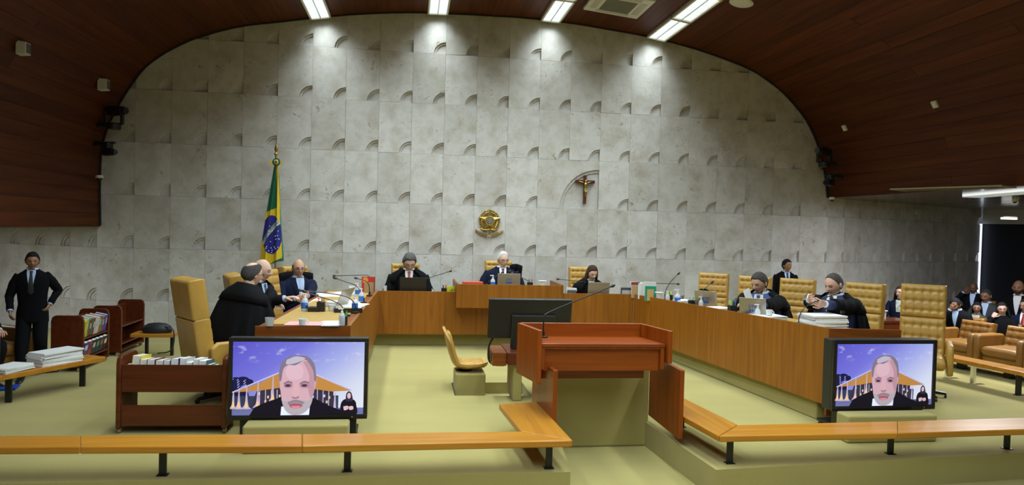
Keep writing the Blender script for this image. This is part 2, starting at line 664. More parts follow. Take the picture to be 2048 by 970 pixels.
# ---- back wall: stone slabs with a stepped quarter-circle niche cut in the lower right corner
def tile_mesh(w, h, rad, step, d1=0.026, d2=0.048, th=0.10, z0=0.0, notch=True):
    """front at y=0, body to +y; origin lower-right corner; slab spans x -w..0, z 0..h"""
    g = 0.0013
    m = MB()
    N_ = 14
    if not notch:
        m.box(-w + g, -g, 0, th, z0 + g, h - g)
        return m
    def arc(r_):
        return [(-r_ * math.cos(PI / 2 * k / N_), r_ * math.sin(PI / 2 * k / N_)) for k in range(N_ + 1)]
    A, B = arc(rad), arc(rad - step)
    outer = [(-w + g, g)] + [(-w + g, h - g)] + [(-g, h - g)]
    v = []
    def P(pt, y):
        v.append((min(pt[0], -g), y, max(pt[1], g)))
        return len(v) - 1
    fcs = []
    a0 = [P(p, 0) for p in A]
    ob = [P(p, 0) for p in outer]
    # front face in two fans: left corner bottom, top-left, top-right
    mid = N_ // 2
    for k in range(mid):
        fcs.append((ob[0], a0[k], a0[k + 1]))
    fcs.append((ob[0], a0[mid], ob[1]))
    for k in range(mid, N_):
        fcs.append((ob[1], a0[k], a0[k + 1]))
    fcs.append((ob[1], a0[N_], ob[2]))
    a1 = [P(p, d1) for p in A]
    b1 = [P(p, d1) for p in B]
    b2 = [P(p, d2) for p in B]
    c2 = P((0, 0), d2)
    for k in range(N_):
        fcs.append((a0[k], a1[k], a1[k + 1], a0[k + 1]))
        fcs.append((a1[k], b1[k], b1[k + 1], a1[k + 1]))
        fcs.append((b1[k], b2[k], b2[k + 1], b1[k + 1]))
        fcs.append((b2[k], c2, b2[k + 1]))
    ob2 = [P(p, th) for p in outer]
    fcs += [(ob[0], ob[1], ob2[1], ob2[0]), (ob[1], ob[2], ob2[2], ob2[1])]
    br = P((0, 0), th)
    fcs.append((ob2[0], ob2[1], ob2[2], br))
    fcs.append((ob[0], ob2[0], br, c2, b2[0], b1[0], a1[0], a0[0]))
    fcs.append((ob[2], a0[N_], a1[N_], b1[N_], b2[N_], c2, br, ob2[2]))
    m.add(v, fcs)
    return m


def tile_data(*a, **k):
    o = tile_mesh(*a, **k).build('slab', STONE)
    me = o.data
    bm = bmesh.new()
    bm.from_mesh(me)
    bmesh.ops.recalc_face_normals(bm, faces=bm.faces)
    bm.to_mesh(me)
    bm.free()
    bpy.data.objects.remove(o)
    return me


NR_ = 0.215
T_STD = tile_data(TW, TH, NR_, 0.038)
T_FOOT = tile_data(TW, 0.54, 0.1, 0.03, notch=False)
T_BIG = tile_data(2 * TW, TH, 0.735, 0.055)


def rowz(r_):
    return (3 - r_ + 2.6) * 0.9


def backing(name, label, p0, p1, z1):
    d = Vector((p1[0] - p0[0], p1[1] - p0[1], 0))
    L = d.length
    M = Matrix.Translation((p0[0], p0[1], 0)) @ Matrix.Rotation(math.atan2(d.y, d.x), 4, 'Z')
    m = MB()
    m.box(0, L, 0.10, 0.20, 0, z1)
    o_ = structure(m.build(name, plain('joint_mortar', (0.40, 0.36, 0.29), rough=0.9)))
    o_.matrix_world = M
    o_['label'] = label
    return o_


def put_tile(me, parent, x, z):
    o_ = bpy.data.objects.new('slab', me)
    COL.objects.link(o_)
    o_.parent = parent
    o_.location = (x, random.uniform(-0.002, 0.002), z)
    return o_


wb = backing('wall_back', 'tall travertine wall of slabs with small stepped quarter-circle niches', (XL, 0), (XR, 0), 5.9)
CRUX = (14, 3)       # slab column and row with the large niche
for c in range(0, 23):
    xr = (c - 10) * TW
    for r_ in range(0, 7):
        zb = rowz(r_) if r_ < 6 else 0.0
        zt_lim = max(vault_z(min(6.91, max(-6.31, x_))) for x_ in (xr - TW, xr - TW / 2, xr))
        if r_ < 6 and zb > zt_lim:
            continue
        if (c, r_) == (13, 3):
            continue
        put_tile(T_BIG if (c, r_) == CRUX else (T_FOOT if r_ == 6 else T_STD), wb, xr - XL, zb)
a25 = R(25)
NL_ = 8
wl = backing('wall_left', 'travertine side wall bending away at the left under the low ceiling', (XL - NL_ * TW * math.cos(a25), NL_ * TW * math.sin(a25)), (XL, 0), 1.84)
for c in range(NL_):
    for r_ in (4, 5, 6):
        put_tile(T_FOOT if r_ == 6 else T_STD, wl, (c + 1) * TW, 0.0 if r_ == 6 else rowz(r_))
NRR = 11
wr = backing('wall_right', 'travertine side wall bending away at the right under the low ceiling', (XR, 0), (XR + NRR * TW * math.cos(a25), NRR * TW * math.sin(a25)), 2.7)
for c in range(NRR):
    for r_ in (3, 4, 5, 6):
        put_tile(T_FOOT if r_ == 6 else T_STD, wr, (c + 1) * TW, 0.0 if r_ == 6 else rowz(r_))
# dark wall closing the right, with a bright slit beside the stone
ex, ey = XR + NRR * TW * math.cos(a25), NRR * TW * math.sin(a25)
b_ = MB()
b_.prism([(ex + 0.10, ey + 0.05), (ex + 2.6, -6.0), (ex + 2.7, -6.0), (ex + 0.2, ey + 0.1)], 0, 2.36)
o = structure(b_.build('wall_far_right', plain('navy_wall', (0.006, 0.008, 0.018), rough=0.6)))
o['label'] = 'dark navy wall behind the audience at the right'
b_ = MB()
b_.prism([(ex + 0.09, ey + 0.04), (ex + 2.59, -6.0), (ex + 2.7, -6.0), (ex + 0.2, ey + 0.1)], 2.36, 2.72)
o = structure(b_.build('trim_3', plain('white_plaster', (0.62, 0.62, 0.60), rough=0.8)))
o['label'] = 'white plaster band above the dark wall'
b_ = MB()
b_.box(ex - 0.01, ex + 0.03, ey - 0.02, ey + 0.02, 0, 2.36)
o = structure(b_.build('window_1', plain('daylight_slit', (0.75, 0.85, 1.0), rough=0.5, emit=1.6)))
o['label'] = 'thin bright vertical daylight slit at the end of the stone wall'

# judges' platform: a carpeted ramp rising gently towards the hall, hidden mostly behind the bench
b_ = MB()
pp = [(-1.85, -1.42), (-1.95, -5.75), (-3.45, -5.75), (-3.75, -0.6), (4.4, -0.6), (4.45, -5.45), (3.5, -5.45), (2.9, -1.42)]
b_.add([(x, y, -0.01) for x, y in pp] + [(x, y, max(0.004, 0.11 * (-1.4 - y) / 4.6)) for x, y in pp], [tuple(range(7, -1, -1)), tuple(range(8, 16))] + [(i, (i + 1) % 8, 8 + (i + 1) % 8, 8 + i) for i in range(8)])
bmx = bmesh.new()
o = structure(b_.build('floor_platform', CARPET))
bmx.from_mesh(o.data); bmesh.ops.triangulate(bmx, faces=bmx.faces); bmesh.ops.recalc_face_normals(bmx, faces=bmx.faces); bmx.to_mesh(o.data); bmx.free()
o['label'] = 'low carpeted platform under the judges chairs'
b_ = MB()
b_.box(-0.3, 1.25, -0.70, -0.02, 0.0, 0.08)
o = structure(b_.build('floor_platform_centre', CARPET, bevel=0.02))
o['label'] = 'higher carpeted step behind the central desk'

# ---- ceiling light troughs
DIFF = plain('lamp_tube_glow', (0.93, 1.0, 0.98), rough=0.5, emit=2.6)
TROUGH_W, TROUGH_L = 0.36, 1.22


def make_trough():
    root = thing('ceiling_light', 'x', 'ceiling light')
    w, L = TROUGH_W / 2, TROUGH_L / 2
    f_ = MB()
    f_.box(-w, -w + 0.03, -L, L, -0.045, 0.02)
    f_.box(w - 0.03, w, -L, L, -0.045, 0.02)
    f_.box(-w, w, -L, -L + 0.03, -0.045, 0.02)
    f_.box(-w, w, L - 0.03, L, -0.045, 0.02)
    f_.build('frame', OFFWHITE, root)
    d_ = MB()
    d_.box(-w + 0.03, w - 0.03, -L + 0.03, L - 0.03, -0.008, 0.0)
    d_.build('lamp_panel', DIFF, root)
    l_ = MB()
    n = 20
    for k in range(1, n):
        y = -L + TROUGH_L * k / n
        l_.box(-w + 0.03, w - 0.03, y - 0.004, y + 0.004, -0.035, -0.010)
    l_.box(-0.008, 0.008, -L + 0.03, L - 0.03, -0.037, -0.010)
    l_.build('louvre', plain('louvre_metal', (0.72, 0.75, 0.76), rough=0.3, metal=0.3), root)
    return root


trough0 = None
LAMP = bpy.data.lights.new('trough_lamp', 'AREA')
LAMP.shape = 'RECTANGLE'
LAMP.size = TROUGH_W - 0.08
LAMP.size_y = TROUGH_L - 0.1
LAMP.energy = LAMP_W
LAMP.color = LAMP_COL
LAMP.spread = R(144)
LAMPW = LAMP.copy()
LAMPW.energy = LAMP_WALL_W
LAMPW.spread = R(110)
LAMPB = LAMP.copy()
LAMPB.spread = R(168)
LAMPB.energy = LAMP_W * 1.15
LAMPW.size_y = TROUGH_L
rows = [on_y(645, 36, -0.1).x, on_y(877, 28, -0.1).x, on_y(1099, 42, -0.1).x, on_y(1313, 79, -0.1).x]
ordn = ['leftmost', 'second from left', 'third from left', 'rightmost']
for ri, x in enumerate(rows):
    s = prof_s_of_x(x)
    p, t, n = prof_frame(s)
    for k in range(12):
        yc = -0.09 - TROUGH_L * (k + 0.5) - 0.02 * k
        if k >= 4:
            yc -= 0.35 * (k - 3) * 0.4
        if trough0 is None:
            trough0 = make_trough()
            root = trough0
        else:
            root = dup(trough0, (0, 0, 0))
        root['label'] = '%s bright ceiling light trough, %s' % (ordn[ri], 'its end touching the stone wall' if k == 0 else ('second segment from the wall' if k == 1 else 'overhead, %s segment from the wall' % ('third','fourth','fifth','sixth','seventh','eighth','ninth','tenth','eleventh','twelfth')[k - 2]))
        root['group'] = 'fluorescent ceiling troughs'
        root.matrix_world = Matrix(((t.x, 0, -n.x, p.x + n.x * 0.02), (0, 1, 0, yc), (t.z, 0, -n.z, p.z + n.z * 0.02), (0, 0, 0, 1)))
        if root is not trough0:
            [c_ for c_ in root.children if c_.type == 'LIGHT'][0].data = LAMPW if k < 2 else (LAMP if k < 7 else LAMPB)
        else:
            lo = bpy.data.objects.new('lamp', LAMPW)
            COL.objects.link(lo)
            lo.parent = root
            lo.location = (0, 0, -0.05)
trough0_done = True

# ================================================================== FURNITURE
def ztop(y):
    return 0.90 + 0.11 * max(0.0, min(1.0, (-1.4 - y) / 4.6))


def hexa(m, bot, top, mi=0):
    """solid from a lower and an upper quad (lists of 4 points)"""
    m.add(list(bot) + list(top), [(3, 2, 1, 0), (4, 5, 6, 7), (0, 1, 5, 4), (1, 2, 6, 5), (2, 3, 7, 6), (3, 0, 4, 7)], mi)


def panel_run(root, A, B, n, side, mat, zb=0.21, zfun=ztop, thick=0.03, name='panel'):
    """veneer panels from plan point A to B; side = unit vector pointing into the bench"""
    A, B = Vector(A), Vector(B)
    s = Vector(side) * thick
    for i in range(n):
        p = A.lerp(B, i / n + 0.0003)
        q = A.lerp(B, (i + 1) / n - 0.0003)
        m = MB()
        bot = [(p.x, p.y, zb), (q.x, q.y, zb), (q.x + s.x, q.y + s.y, zb), (p.x + s.x, p.y + s.y, zb)]
        top = [(a[0], a[1], zfun(a[1])) for a in bot]
        hexa(m, bot, top)
        m.build(name, mat, root)
    m = MB()
    k_ = Vector(side)
    pts = [A + k_ * (thick + 0.001), B + k_ * (thick + 0.001), B + k_ * (thick + 0.012), A + k_ * (thick + 0.012)]
    hexa(m, [(q.x, q.y, zb + 0.01) for q in pts], [(q.x, q.y, zfun(q.y) - 0.045) for q in pts])
    m.build('carcass', BENCHX, root)


def flat_top(root, poly, zfun, t, mat, name, dz=0.0, bevel=0.0):
    m = MB()
    n = len(poly)
    v = [(x, y, zfun(y) + dz - t) for x, y in poly] + [(x, y, zfun(y) + dz) for x, y in poly]
    f = [tuple(range(n - 1, -1, -1)), tuple(range(n, 2 * n))] + [(i, (i + 1) % n, n + (i + 1) % n, n + i) for i in range(n)]
    m.add(v, f)
    return m.build(name, mat, root, bevel=bevel)


def inset(poly, c, k):
    return [(c[0] + (x - c[0]) * k[0], c[1] + (y - c[1]) * k[1]) for x, y in poly]


BL0, BL1 = (-1.62, -1.40), (-1.66, -6.05)     # inner face of the left arm
BR0, BR1 = (2.60, -1.40), (3.18, -6.02)       # inner face of the right arm
WL_, WR_ = 0.84, 0.76
# left arm
t = thing('bench_left_arm', 'left arm of the wooden judges bench with tan desktop', 'bench')
panel_run(t, BL0, BL1, 9, (-1, 0), BENCHW)
m = MB(); hexa(m, [(BL1[0], -6.05, 0.10), (BL1[0], -6.02, 0.10), (BL1[0] - WL_, -6.09, 0.10), (BL1[0] - WL_, -6.12, 0.10)][::1], [(BL1[0], -6.05, ztop(-6.05)), (BL1[0], -6.02, ztop(-6.02)), (BL1[0] - WL_, -6.09, ztop(-6.09)), (BL1[0] - WL_, -6.12, ztop(-6.12))])
m.build('end_panel', BENCHX, t)
pl = [(-1.65, -1.45), (-1.69, -6.0), (-2.48, -6.06), (-2.42, -1.45)]
flat_top(t, pl, ztop, 0.035, BENCHX, 'desktop', dz=-0.004)
flat_top(t, [(-1.73, -1.6), (-1.76, -5.92), (-2.42, -5.97), (-2.36, -1.6)], ztop, 0.005, TOPTAN, 'leather_inlay', dz=0.0015)
m = MB(); m.prism([(-1.72, -1.25), (-1.77, -5.9), (-1.95, -5.9), (-1.95, -1.25)], 0.0, 0.205)
m.build('plinth', CARPET, t, bevel=0.015)
DROP = 0.065      # the writing surface lies below the rim of the front panels
# right arm
t = thing('bench_right_arm', 'right arm of the wooden judges bench in line of veneer panels', 'bench')
panel_run(t, BR0, BR1, 10, (1, 0), BENCHW)
m = MB(); hexa(m, [(BR1[0], -6.02, 0.10), (BR1[0] + WR_, -6.10, 0.10), (BR1[0] + WR_, -6.07, 0.10), (BR1[0], -5.99, 0.10)], [(BR1[0], -6.02, ztop(-6.02)), (BR1[0] + WR_, -6.10, ztop(-6.10)), (BR1[0] + WR_, -6.07, ztop(-6.1)), (BR1[0], -5.99, ztop(-6.0))])
m.build('end_panel', BENCHX, t)
flat_top(t, [(2.63, -1.42), (3.36, -1.42), (3.93, -6.05), (3.21, -5.98)], ztop, 0.035, BENCHX, 'desktop', dz=-0.004 - DROP)
flat_top(t, [(2.74, -1.6), (3.30, -1.6), (3.86, -5.98), (3.28, -5.92)], ztop, 0.005, TOPTAN, 'leather_inlay', dz=0.0015 - DROP)
m = MB(); m.prism([(2.72, -1.25), (3.21, -5.80), (3.55, -5.84), (3.05, -1.25)], 0.0, 0.205)
m.build('plinth', CARPET, t, bevel=0.015)
# centre
t = thing('bench_centre', 'long central section of the wooden judges bench facing the hall', 'bench')
panel_run(t, BL0, BR0, 8, (0, 1), BENCHW)
flat_top(t, [(-1.62, -1.37), (2.60, -1.37), (2.60, -0.72), (-1.62, -0.72)], ztop, 0.035, BENCHX, 'desktop', dz=-0.004 - DROP)
flat_top(t, [(-1.5, -1.3), (2.5, -1.3), (2.5, -0.78), (-1.5, -0.78)], ztop, 0.005, TOPTAN, 'leather_inlay', dz=0.0015 - DROP)
m = MB(); m.box(-1.72, 2.74, -1.21, -1.0, 0, 0.205)
m.build('plinth', CARPET, t, bevel=0.015)
# president's raised desk
t = thing('president_desk', 'raised wooden desk block projecting from the middle of the bench', 'desk')
PX0, PX1, PY = -0.40, 1.32, -1.72
panel_run(t, (PX0, PY), (PX1, PY), 4, (0, 1), BENCHW, zb=0.68, zfun=lambda y: 1.052)
for x0 in (PX0, PX1 - 0.03):
    m = MB(); m.prism([(PY + 0.031, 0.68), (-1.405, 0.68), (-1.405, 0.905), (-0.75, 0.905), (-0.75, 1.062), (PY + 0.031, 1.062)], x0, x0 + 0.03, axis='X'); m.build('side_panel', BENCHX, t)
m = MB(); m.box(PX0 + 0.03, PX1 - 0.03, PY + 0.042, -0.75, 0.93, 0.975); m.build('desktop', TOPTAN, t)
m = MB(); m.box(PX0 + 0.03, PX1 - 0.03, PY + 0.042, -1.405, 0.68, 0.70); m.build('underside', BENCHX, t)


# ---- leather upholstery
def leather_block(w, h, t, nx, nz, gx=40, gz=30, rnd=0.03, tuft=1.0):
    m = MB()
    def edge(u, v):
        d = min(u, w - u, v, h - v)
        if d >= rnd:
            return 0.0
        k = 1 - d / rnd
        return rnd * (1 - math.sqrt(max(0.0, 1 - k * k)))
    us = [w * 0.5 * (1 - math.cos(PI * i / gx)) * 0.35 + w * i / gx * 0.65 for i in range(gx + 1)]
    vs = [h * 0.5 * (1 - math.cos(PI * i / gz)) * 0.35 + h * i / gz * 0.65 for i in range(gz + 1)]
    bx = [w * (i + 0.75) / (nx + 0.5) for i in range(nx)] if nx else []
    bz = [h * (j + 0.75) / (nz + 0.5) for j in range(nz)] if nz else []
    front, back = [], []
    for v in vs:
        for u in us:
            y = -t / 2 + edge(u, v)
            if nx:
                e = min(1.0, min(u, w - u, v, h - v) / 0.05)
                dx = min(abs(u - b) for b in bx)
                dz = min(abs(v - b) for b in bz)
                y -= 0.012 * e
                y += tuft * e * (0.012 * math.exp(-(dz / 0.011) ** 2) + 0.006 * math.exp(-(dx / 0.011) ** 2) + 0.016 * math.exp(-(dx * dx + dz * dz) / 0.020 ** 2))
            front.append((u - w / 2, y, v))
            back.append((u - w / 2, t / 2 - edge(u, v), v))
    n = gx + 1
    f = []
    for j in range(gz):
        for i in range(gx):
            a = j * n + i
            f.append((a, a + 1, a + n + 1, a + n))
    m.add(front, f)
    o = len(front)
    m.add(back, [tuple(reversed(q)) for q in f])
    per = [i for i in range(n)] + [j * n + gx for j in range(1, gz + 1)] + [gz * n + i for i in range(gx - 1, -1, -1)] + [j * n for j in range(gz - 1, 0, -1)]
    L = len(per)
    m.f += [(per[(k + 1) % L], per[k], per[k] + o, per[(k + 1) % L] + o) for k in range(L)]
    m.m += [0] * L
    return m


def place(o, loc, rot=(0, 0, 0)):
    o.location = loc
    o.rotation_euler = rot
    return o


def make_judge_chair():
    root = thing('judge_chair', 'x', 'chair', group='tan leather high-back judges chairs')
    tilt = R(-9)
    up = place(leather_block(0.48, 0.40, 0.17, 5, 3).build('headrest', LEATHER, root, smooth='all'), (0, 0.335, 0.885), (tilt, 0, 0))
    place(leather_block(0.48, 0.46, 0.17, 5, 3).build('backrest', LEATHER, root, smooth='all'), (0, 0.265, 0.435), (tilt, 0, 0))
    m = leather_block(0.47, 0.50, 0.15, 0, 0, 16, 14, 0.05)
    place(m.build('seat', LEATHER, root, smooth='all'), (0, 0.20, 0.43), (R(90), 0, 0))
    for sx in (-1, 1):
        a = MB()
        prof = [(0.25, 0.30), (-0.24, 0.30), (-0.27, 0.36), (-0.27, 0.60), (-0.24, 0.655), (0.20, 0.655), (0.27, 0.60)]
        a.prism(prof, sx * 0.245, sx * 0.31, axis='X')
        a.build('armrest', LEATHER, root, bevel=0.022, seg=3, smooth=True)
    c = MB()
    c.tube([(0, 0, 0.06), (0, 0, 0.36)], 0.03, 12)
    c.build('column', BLACKM, root, smooth=True)
    b = MB()
    for k in range(5):
        a = 2 * PI * k / 5 + 0.3
        b.tube([(0, 0, 0.075), (0.27 * math.cos(a), 0.27 * math.sin(a), 0.045)], [0.028, 0.018], 8)
    b.build('star_base', BLACKM, root, smooth=True)
    for k in range(5):
        a = 2 * PI * k / 5 + 0.3
        w = MB()
        w.tube([(0.27 * math.cos(a) - 0.012, 0.27 * math.sin(a), 0.025), (0.27 * math.cos(a) + 0.012, 0.27 * math.sin(a), 0.025)], 0.025, 10)
        w.build('castor', BLACK, root, smooth=True)
    return root


jc = make_judge_chair()
chairs = [
    # px, py on the chair back, y depth, rz (0 faces the hall), platform z, label
    (402, 620, -5.25, R(128), None, 'tan leather high-back chair seen from behind beside the book cart'),
    (492, 600, -4.35, R(112), None, 'tan leather chair behind the robed man seen from behind'),
    (548, 590, -3.35, R(75), None, 'tan leather chair of the bald man leaning forward at the left arm'),
    (597, 590, -1.95, R(52), None, 'tan leather chair in the left corner under the flag'),
    (811, 560, -0.52, R(4), None, 'tan leather chair behind the man in the orange tie'),
    (998, 550, -0.50, R(0), 0.08, 'tan leather chair behind the president at the raised desk'),
    (1166, 565, -0.52, R(-3), None, 'tan leather chair behind the woman in black'),
    (1424, 590, -1.75, R(-35), None, 'empty tan leather chair farthest back on the right arm'),
    (1506, 590, -2.75, R(-40), None, 'tan leather chair left of the man in the blue suit'),
    (1592, 590, -3.35, R(-40), None, 'empty tan leather chair in front of the standing guard'),
    (1724, 600, -4.25, R(-52), None, 'tan leather chair behind the man holding a phone'),
    (1846, 620, -4.62, R(-38), 0.0, 'large empty tan leather chair at the right end of the bench'),
]
CH = []
for i, (px, py, y, rz, z, lab) in enumerate(chairs):
    p = on_y(px, py, y)
    if z is None:
        z = ztop(y) - 0.90
    o = jc if i == 0 else dup(jc, (0, 0, 0))
    # the measured point is the back cushion; move to the chair's centre
    fx, fy = math.sin(rz), -math.cos(rz)
    o.location = (p.x + fx * 0.25, p.y + fy * 0.25, z)
    o.rotation_euler = (0, 0, rz)
    o['label'] = lab
    if 'large empty' in lab:
        o.scale = (1.06, 1.06, 1.065)
    CH.append(o)

# ---- lectern in the aisle
t = thing('lectern', 'orange brown wooden lectern with open side wings on a carpeted block', 'lectern', (0, 0, 0))


def sh(m):
    m.v = [(x - 0.24 * (y + 6.5), y, z) for x, y, z in m.v]
    return m


sh(MB().box(0.030, 0.072, -6.5, -6.02, 0.56, 1.045)).build('side_panel', LECTV, t, bevel=0.004)
sh(MB().box(1.265, 1.305, -6.5, -5.98, 0.74, 1.045)).build('side_panel', LECTV, t, bevel=0.004)
sh(MB().box(0.072, 1.265, -6.02, -5.98, 0.85, 1.045)).build('back_rim', LECT, t, bevel=0.004)
sh(MB().box(0.082, 1.255, -6.47, -6.02, 0.885, 0.92)).build('reading_top', LECT, t, bevel=0.005)
fr = MB()
fr.box(0.082, 0.118, -6.46, -6.40, 0.68, 0.885)
fr.box(1.219, 1.255, -6.46, -6.40, 0.68, 0.885)
fr.box(0.118, 1.219, -6.46, -6.40, 0.868, 0.885)
sh(fr).build('front_frame', LECTV, t, bevel=0.003)
sh(MB().box(0.118, 1.219, -6.425, -6.40, 0.66, 0.868)).build('front_board', LECT, t, bevel=0.003)
sh(MB().box(0.14, 1.20, -6.22, -6.18, 0.545, 0.70)).build('lower_board', LECT, t, bevel=0.003)
m = MB().box(0.36, 1.345, -5.80, -5.25, -0.25, 0.60)
m.build('carpeted_base', CARPET, t, bevel=0.02)
# wings
def wing(near_t, near_b, far_t, far_b, yn, yf, th):
    a, b = on_y(*near_t, yn), on_y(*near_b, yn)
    c, d = on_y(*far_t, yf), on_y(*far_b, yf)
    c.z = a.z; d.z = b.z; b.x = a.x; d.x = c.x
    m = MB()
    hexa(m, [b, b + Vector((th, 0, 0)), d + Vector((th, 0, 0)), d], [a, a + Vector((th, 0, 0)), c + Vector((th, 0, 0)), c])
    return m
wing((1107, 741), (1107, 850), (1066, 716), (1066, 800), -6.62, -5.85, 0.042).build('wing_panel', LECTV, t, bevel=0.003)
wing((1361, 741), (1361, 878), (1300, 712), (1297, 830), -6.62, -5.80, 0.042).build('wing_panel', LECTV, t, bevel=0.003)

# ---- low rails
def rail(name, label, segs, posts, yfront):
    t_ = thing(name, label, 'rail')
    for pl_, mat in segs:
        P = [on_z(px, py, 0.272) for px, py in pl_]
        m_ = MB()
        m_.prism([(p.x, p.y) for p in P], 0.217, 0.272)
        # make sure the faces look outwards
        m_.build('rail_board', mat, t_, bevel=0.010, seg=3)
    for p in posts:
        m_ = MB()
        m_.box(p[0] - 0.027, p[0] + 0.027, p[1] - 0.012, p[1] + 0.012, 0.006, 0.218)
        o_ = m_.build('post', BLACKM, t_, bevel=0.003)
        b2 = MB()
        b2.box(p[0] - 0.04, p[0] + 0.04, p[1] - 0.03, p[1] + 0.03, 0.0, 0.007)
        b2.build('foot_plate', BLACKM, o_)
    return t_


rail('low_rail', 'long low yellow wooden rail across the left foreground', [
    ([(-420, 873), (-420, 897), (160, 893.5), (160, 870.5)], RAILW),
    ([(160.6, 870.5), (160.6, 893.5), (604, 892), (604, 867.5)], RAILW),
    ([(604.6, 867.5), (604.6, 892), (1145, 881), (1041, 862.5)], RAILW),
    ([(1041.6, 862), (1145.6, 880.5), (1074, 803), (998, 808)], RAILY),
], [(-4.6, -7.06), (-2.96, -7.06), (-1.58, -7.06), (0.04, -7.10), (0.02, -6.0)], -7.2)
rail('low_rail', 'low yellow wooden rail across the right foreground below the right screen', [
    ([(1476, 849.5), (1438.7, 872), (1795, 866), (1795, 842)], RAILW),
    ([(1795.6, 842), (1795.6, 866), (2500, 845), (2500, 822)], RAILW),
    ([(1475.4, 849), (1438.1, 871.5), (1340, 818), (1352, 788)], RAILY),
], [(1.62, -7.08), (3.24, -6.93), (4.5, -6.86), (5.9, -6.75), (1.62, -6.0)], -7.0)
t = thing('low_rail', 'low wooden rail in front of the brown audience armchairs', 'rail')
A0, A1 = on_z(1872, 709, 0.33), on_z(2300, 796, 0.33)
d = (A1 - A0).normalized(); nn = Vector((d.y, -d.x, 0)) * 0.30
for k in range(3):
    a, b2 = A0.lerp(A1, k / 3 + 0.001), A0.lerp(A1, (k + 1) / 3 - 0.001)
    m = MB(); m.prism([(a.x, a.y), (b2.x, b2.y), (b2.x - nn.x, b2.y - nn.y), (a.x - nn.x, a.y - nn.y)], 0.275, 0.33)
    m.build('rail_board', RAILW, t, bevel=0.008)
for k, mt in ((0.03, CHROME), (0.18, CHROME), (0.42, BLACKM), (0.7, BLACKM)):
    a = A0.lerp(A1, k) - nn * 0.45
    m = MB(); m.box(a.x - 0.02, a.x + 0.02, a.y - 0.03, a.y + 0.03, 0.008, 0.276)
    p_ = m.build('post', mt, t, bevel=0.003)
    m = MB(); m.box(a.x - 0.05, a.x + 0.16, a.y - 0.03, a.y + 0.03, 0, 0.008)
    m.build('foot_plate', mt, p_)


# ---- screens
EM = {}


def em(name, c, s=0.85):
    key = 'screen_' + name
    return plain(key, c, rough=0.9, emit=s, spec=0.0) if key not in MATS else MATS[key]


def screen_sky():
    m, nt, b = _nodes('screen_sky')
    tc = N(nt, 'ShaderNodeTexCoord')
    sx = N(nt, 'ShaderNodeSeparateXYZ')
    nt.links.new(tc.outputs['Object'], sx.inputs[0])
    a = N(nt, 'ShaderNodeMath', operation='MULTIPLY_ADD')
    nt.links.new(sx.outputs['X'], a.inputs[0])
    a.inputs[1].default_value = 0.55
    a.inputs[2].default_value = 0.55
    s = N(nt, 'ShaderNodeMath', operation='MULTIPLY_ADD')
    nt.links.new(sx.outputs['Z'], s.inputs[0])
    s.inputs[1].default_value = -0.75
    nt.links.new(a.outputs[0], s.inputs[2])
    col = ramp(nt, s.outputs[0], [(0.0, (0.105, 0.09, 0.66)), (0.35, (0.20, 0.20, 0.80)), (0.6, (0.42, 0.47, 0.92)), (0.85, (0.74, 0.80, 0.98)), (1.0, (0.85, 0.90, 1.0))])
    n1 = N(nt, 'ShaderNodeTexNoise')
    n1.inputs['Scale'].default_value = 9
    n1.inputs['Detail'].default_value = 6
    mp = N(nt, 'ShaderNodeMapping')
    mp.inputs['Scale'].default_value = (1, 1, 1.9)
    nt.links.new(tc.outputs['Object'], mp.inputs[0])
    nt.links.new(mp.outputs[0], n1.inputs['Vector'])
    cl = ramp(nt, n1.outputs['Fac'], [(0.56, (0, 0, 0)), (0.72, (0.75, 0.75, 0.75))])
    # the cloud streaks sit in the upper part of the broadcast picture
    g = ramp(nt, sx.outputs['Z'], [(0.12, (0, 0, 0)), (0.22, (1, 1, 1)), (0.30, (0.4, 0.4, 0.4))])
    mu = N(nt, 'ShaderNodeMix', data_type='RGBA', blend_type='MULTIPLY')
    mu.inputs[0].default_value = 1
    nt.links.new(cl, mu.inputs[6])
    nt.links.new(g, mu.inputs[7])
    mx = N(nt, 'ShaderNodeMix', data_type='RGBA')
    nt.links.new(mu.outputs[2], mx.inputs[0])
    nt.links.new(col, mx.inputs[6])
    mx.inputs[7].default_value = (0.86, 0.86, 1, 1)
    b.inputs['Base Color'].default_value = (0, 0, 0, 1)
    nt.links.new(mx.outputs[2], b.inputs['Emission Color'])
    b.inputs['Emission Strength'].default_value = 0.95
    return m


SKY = screen_sky()


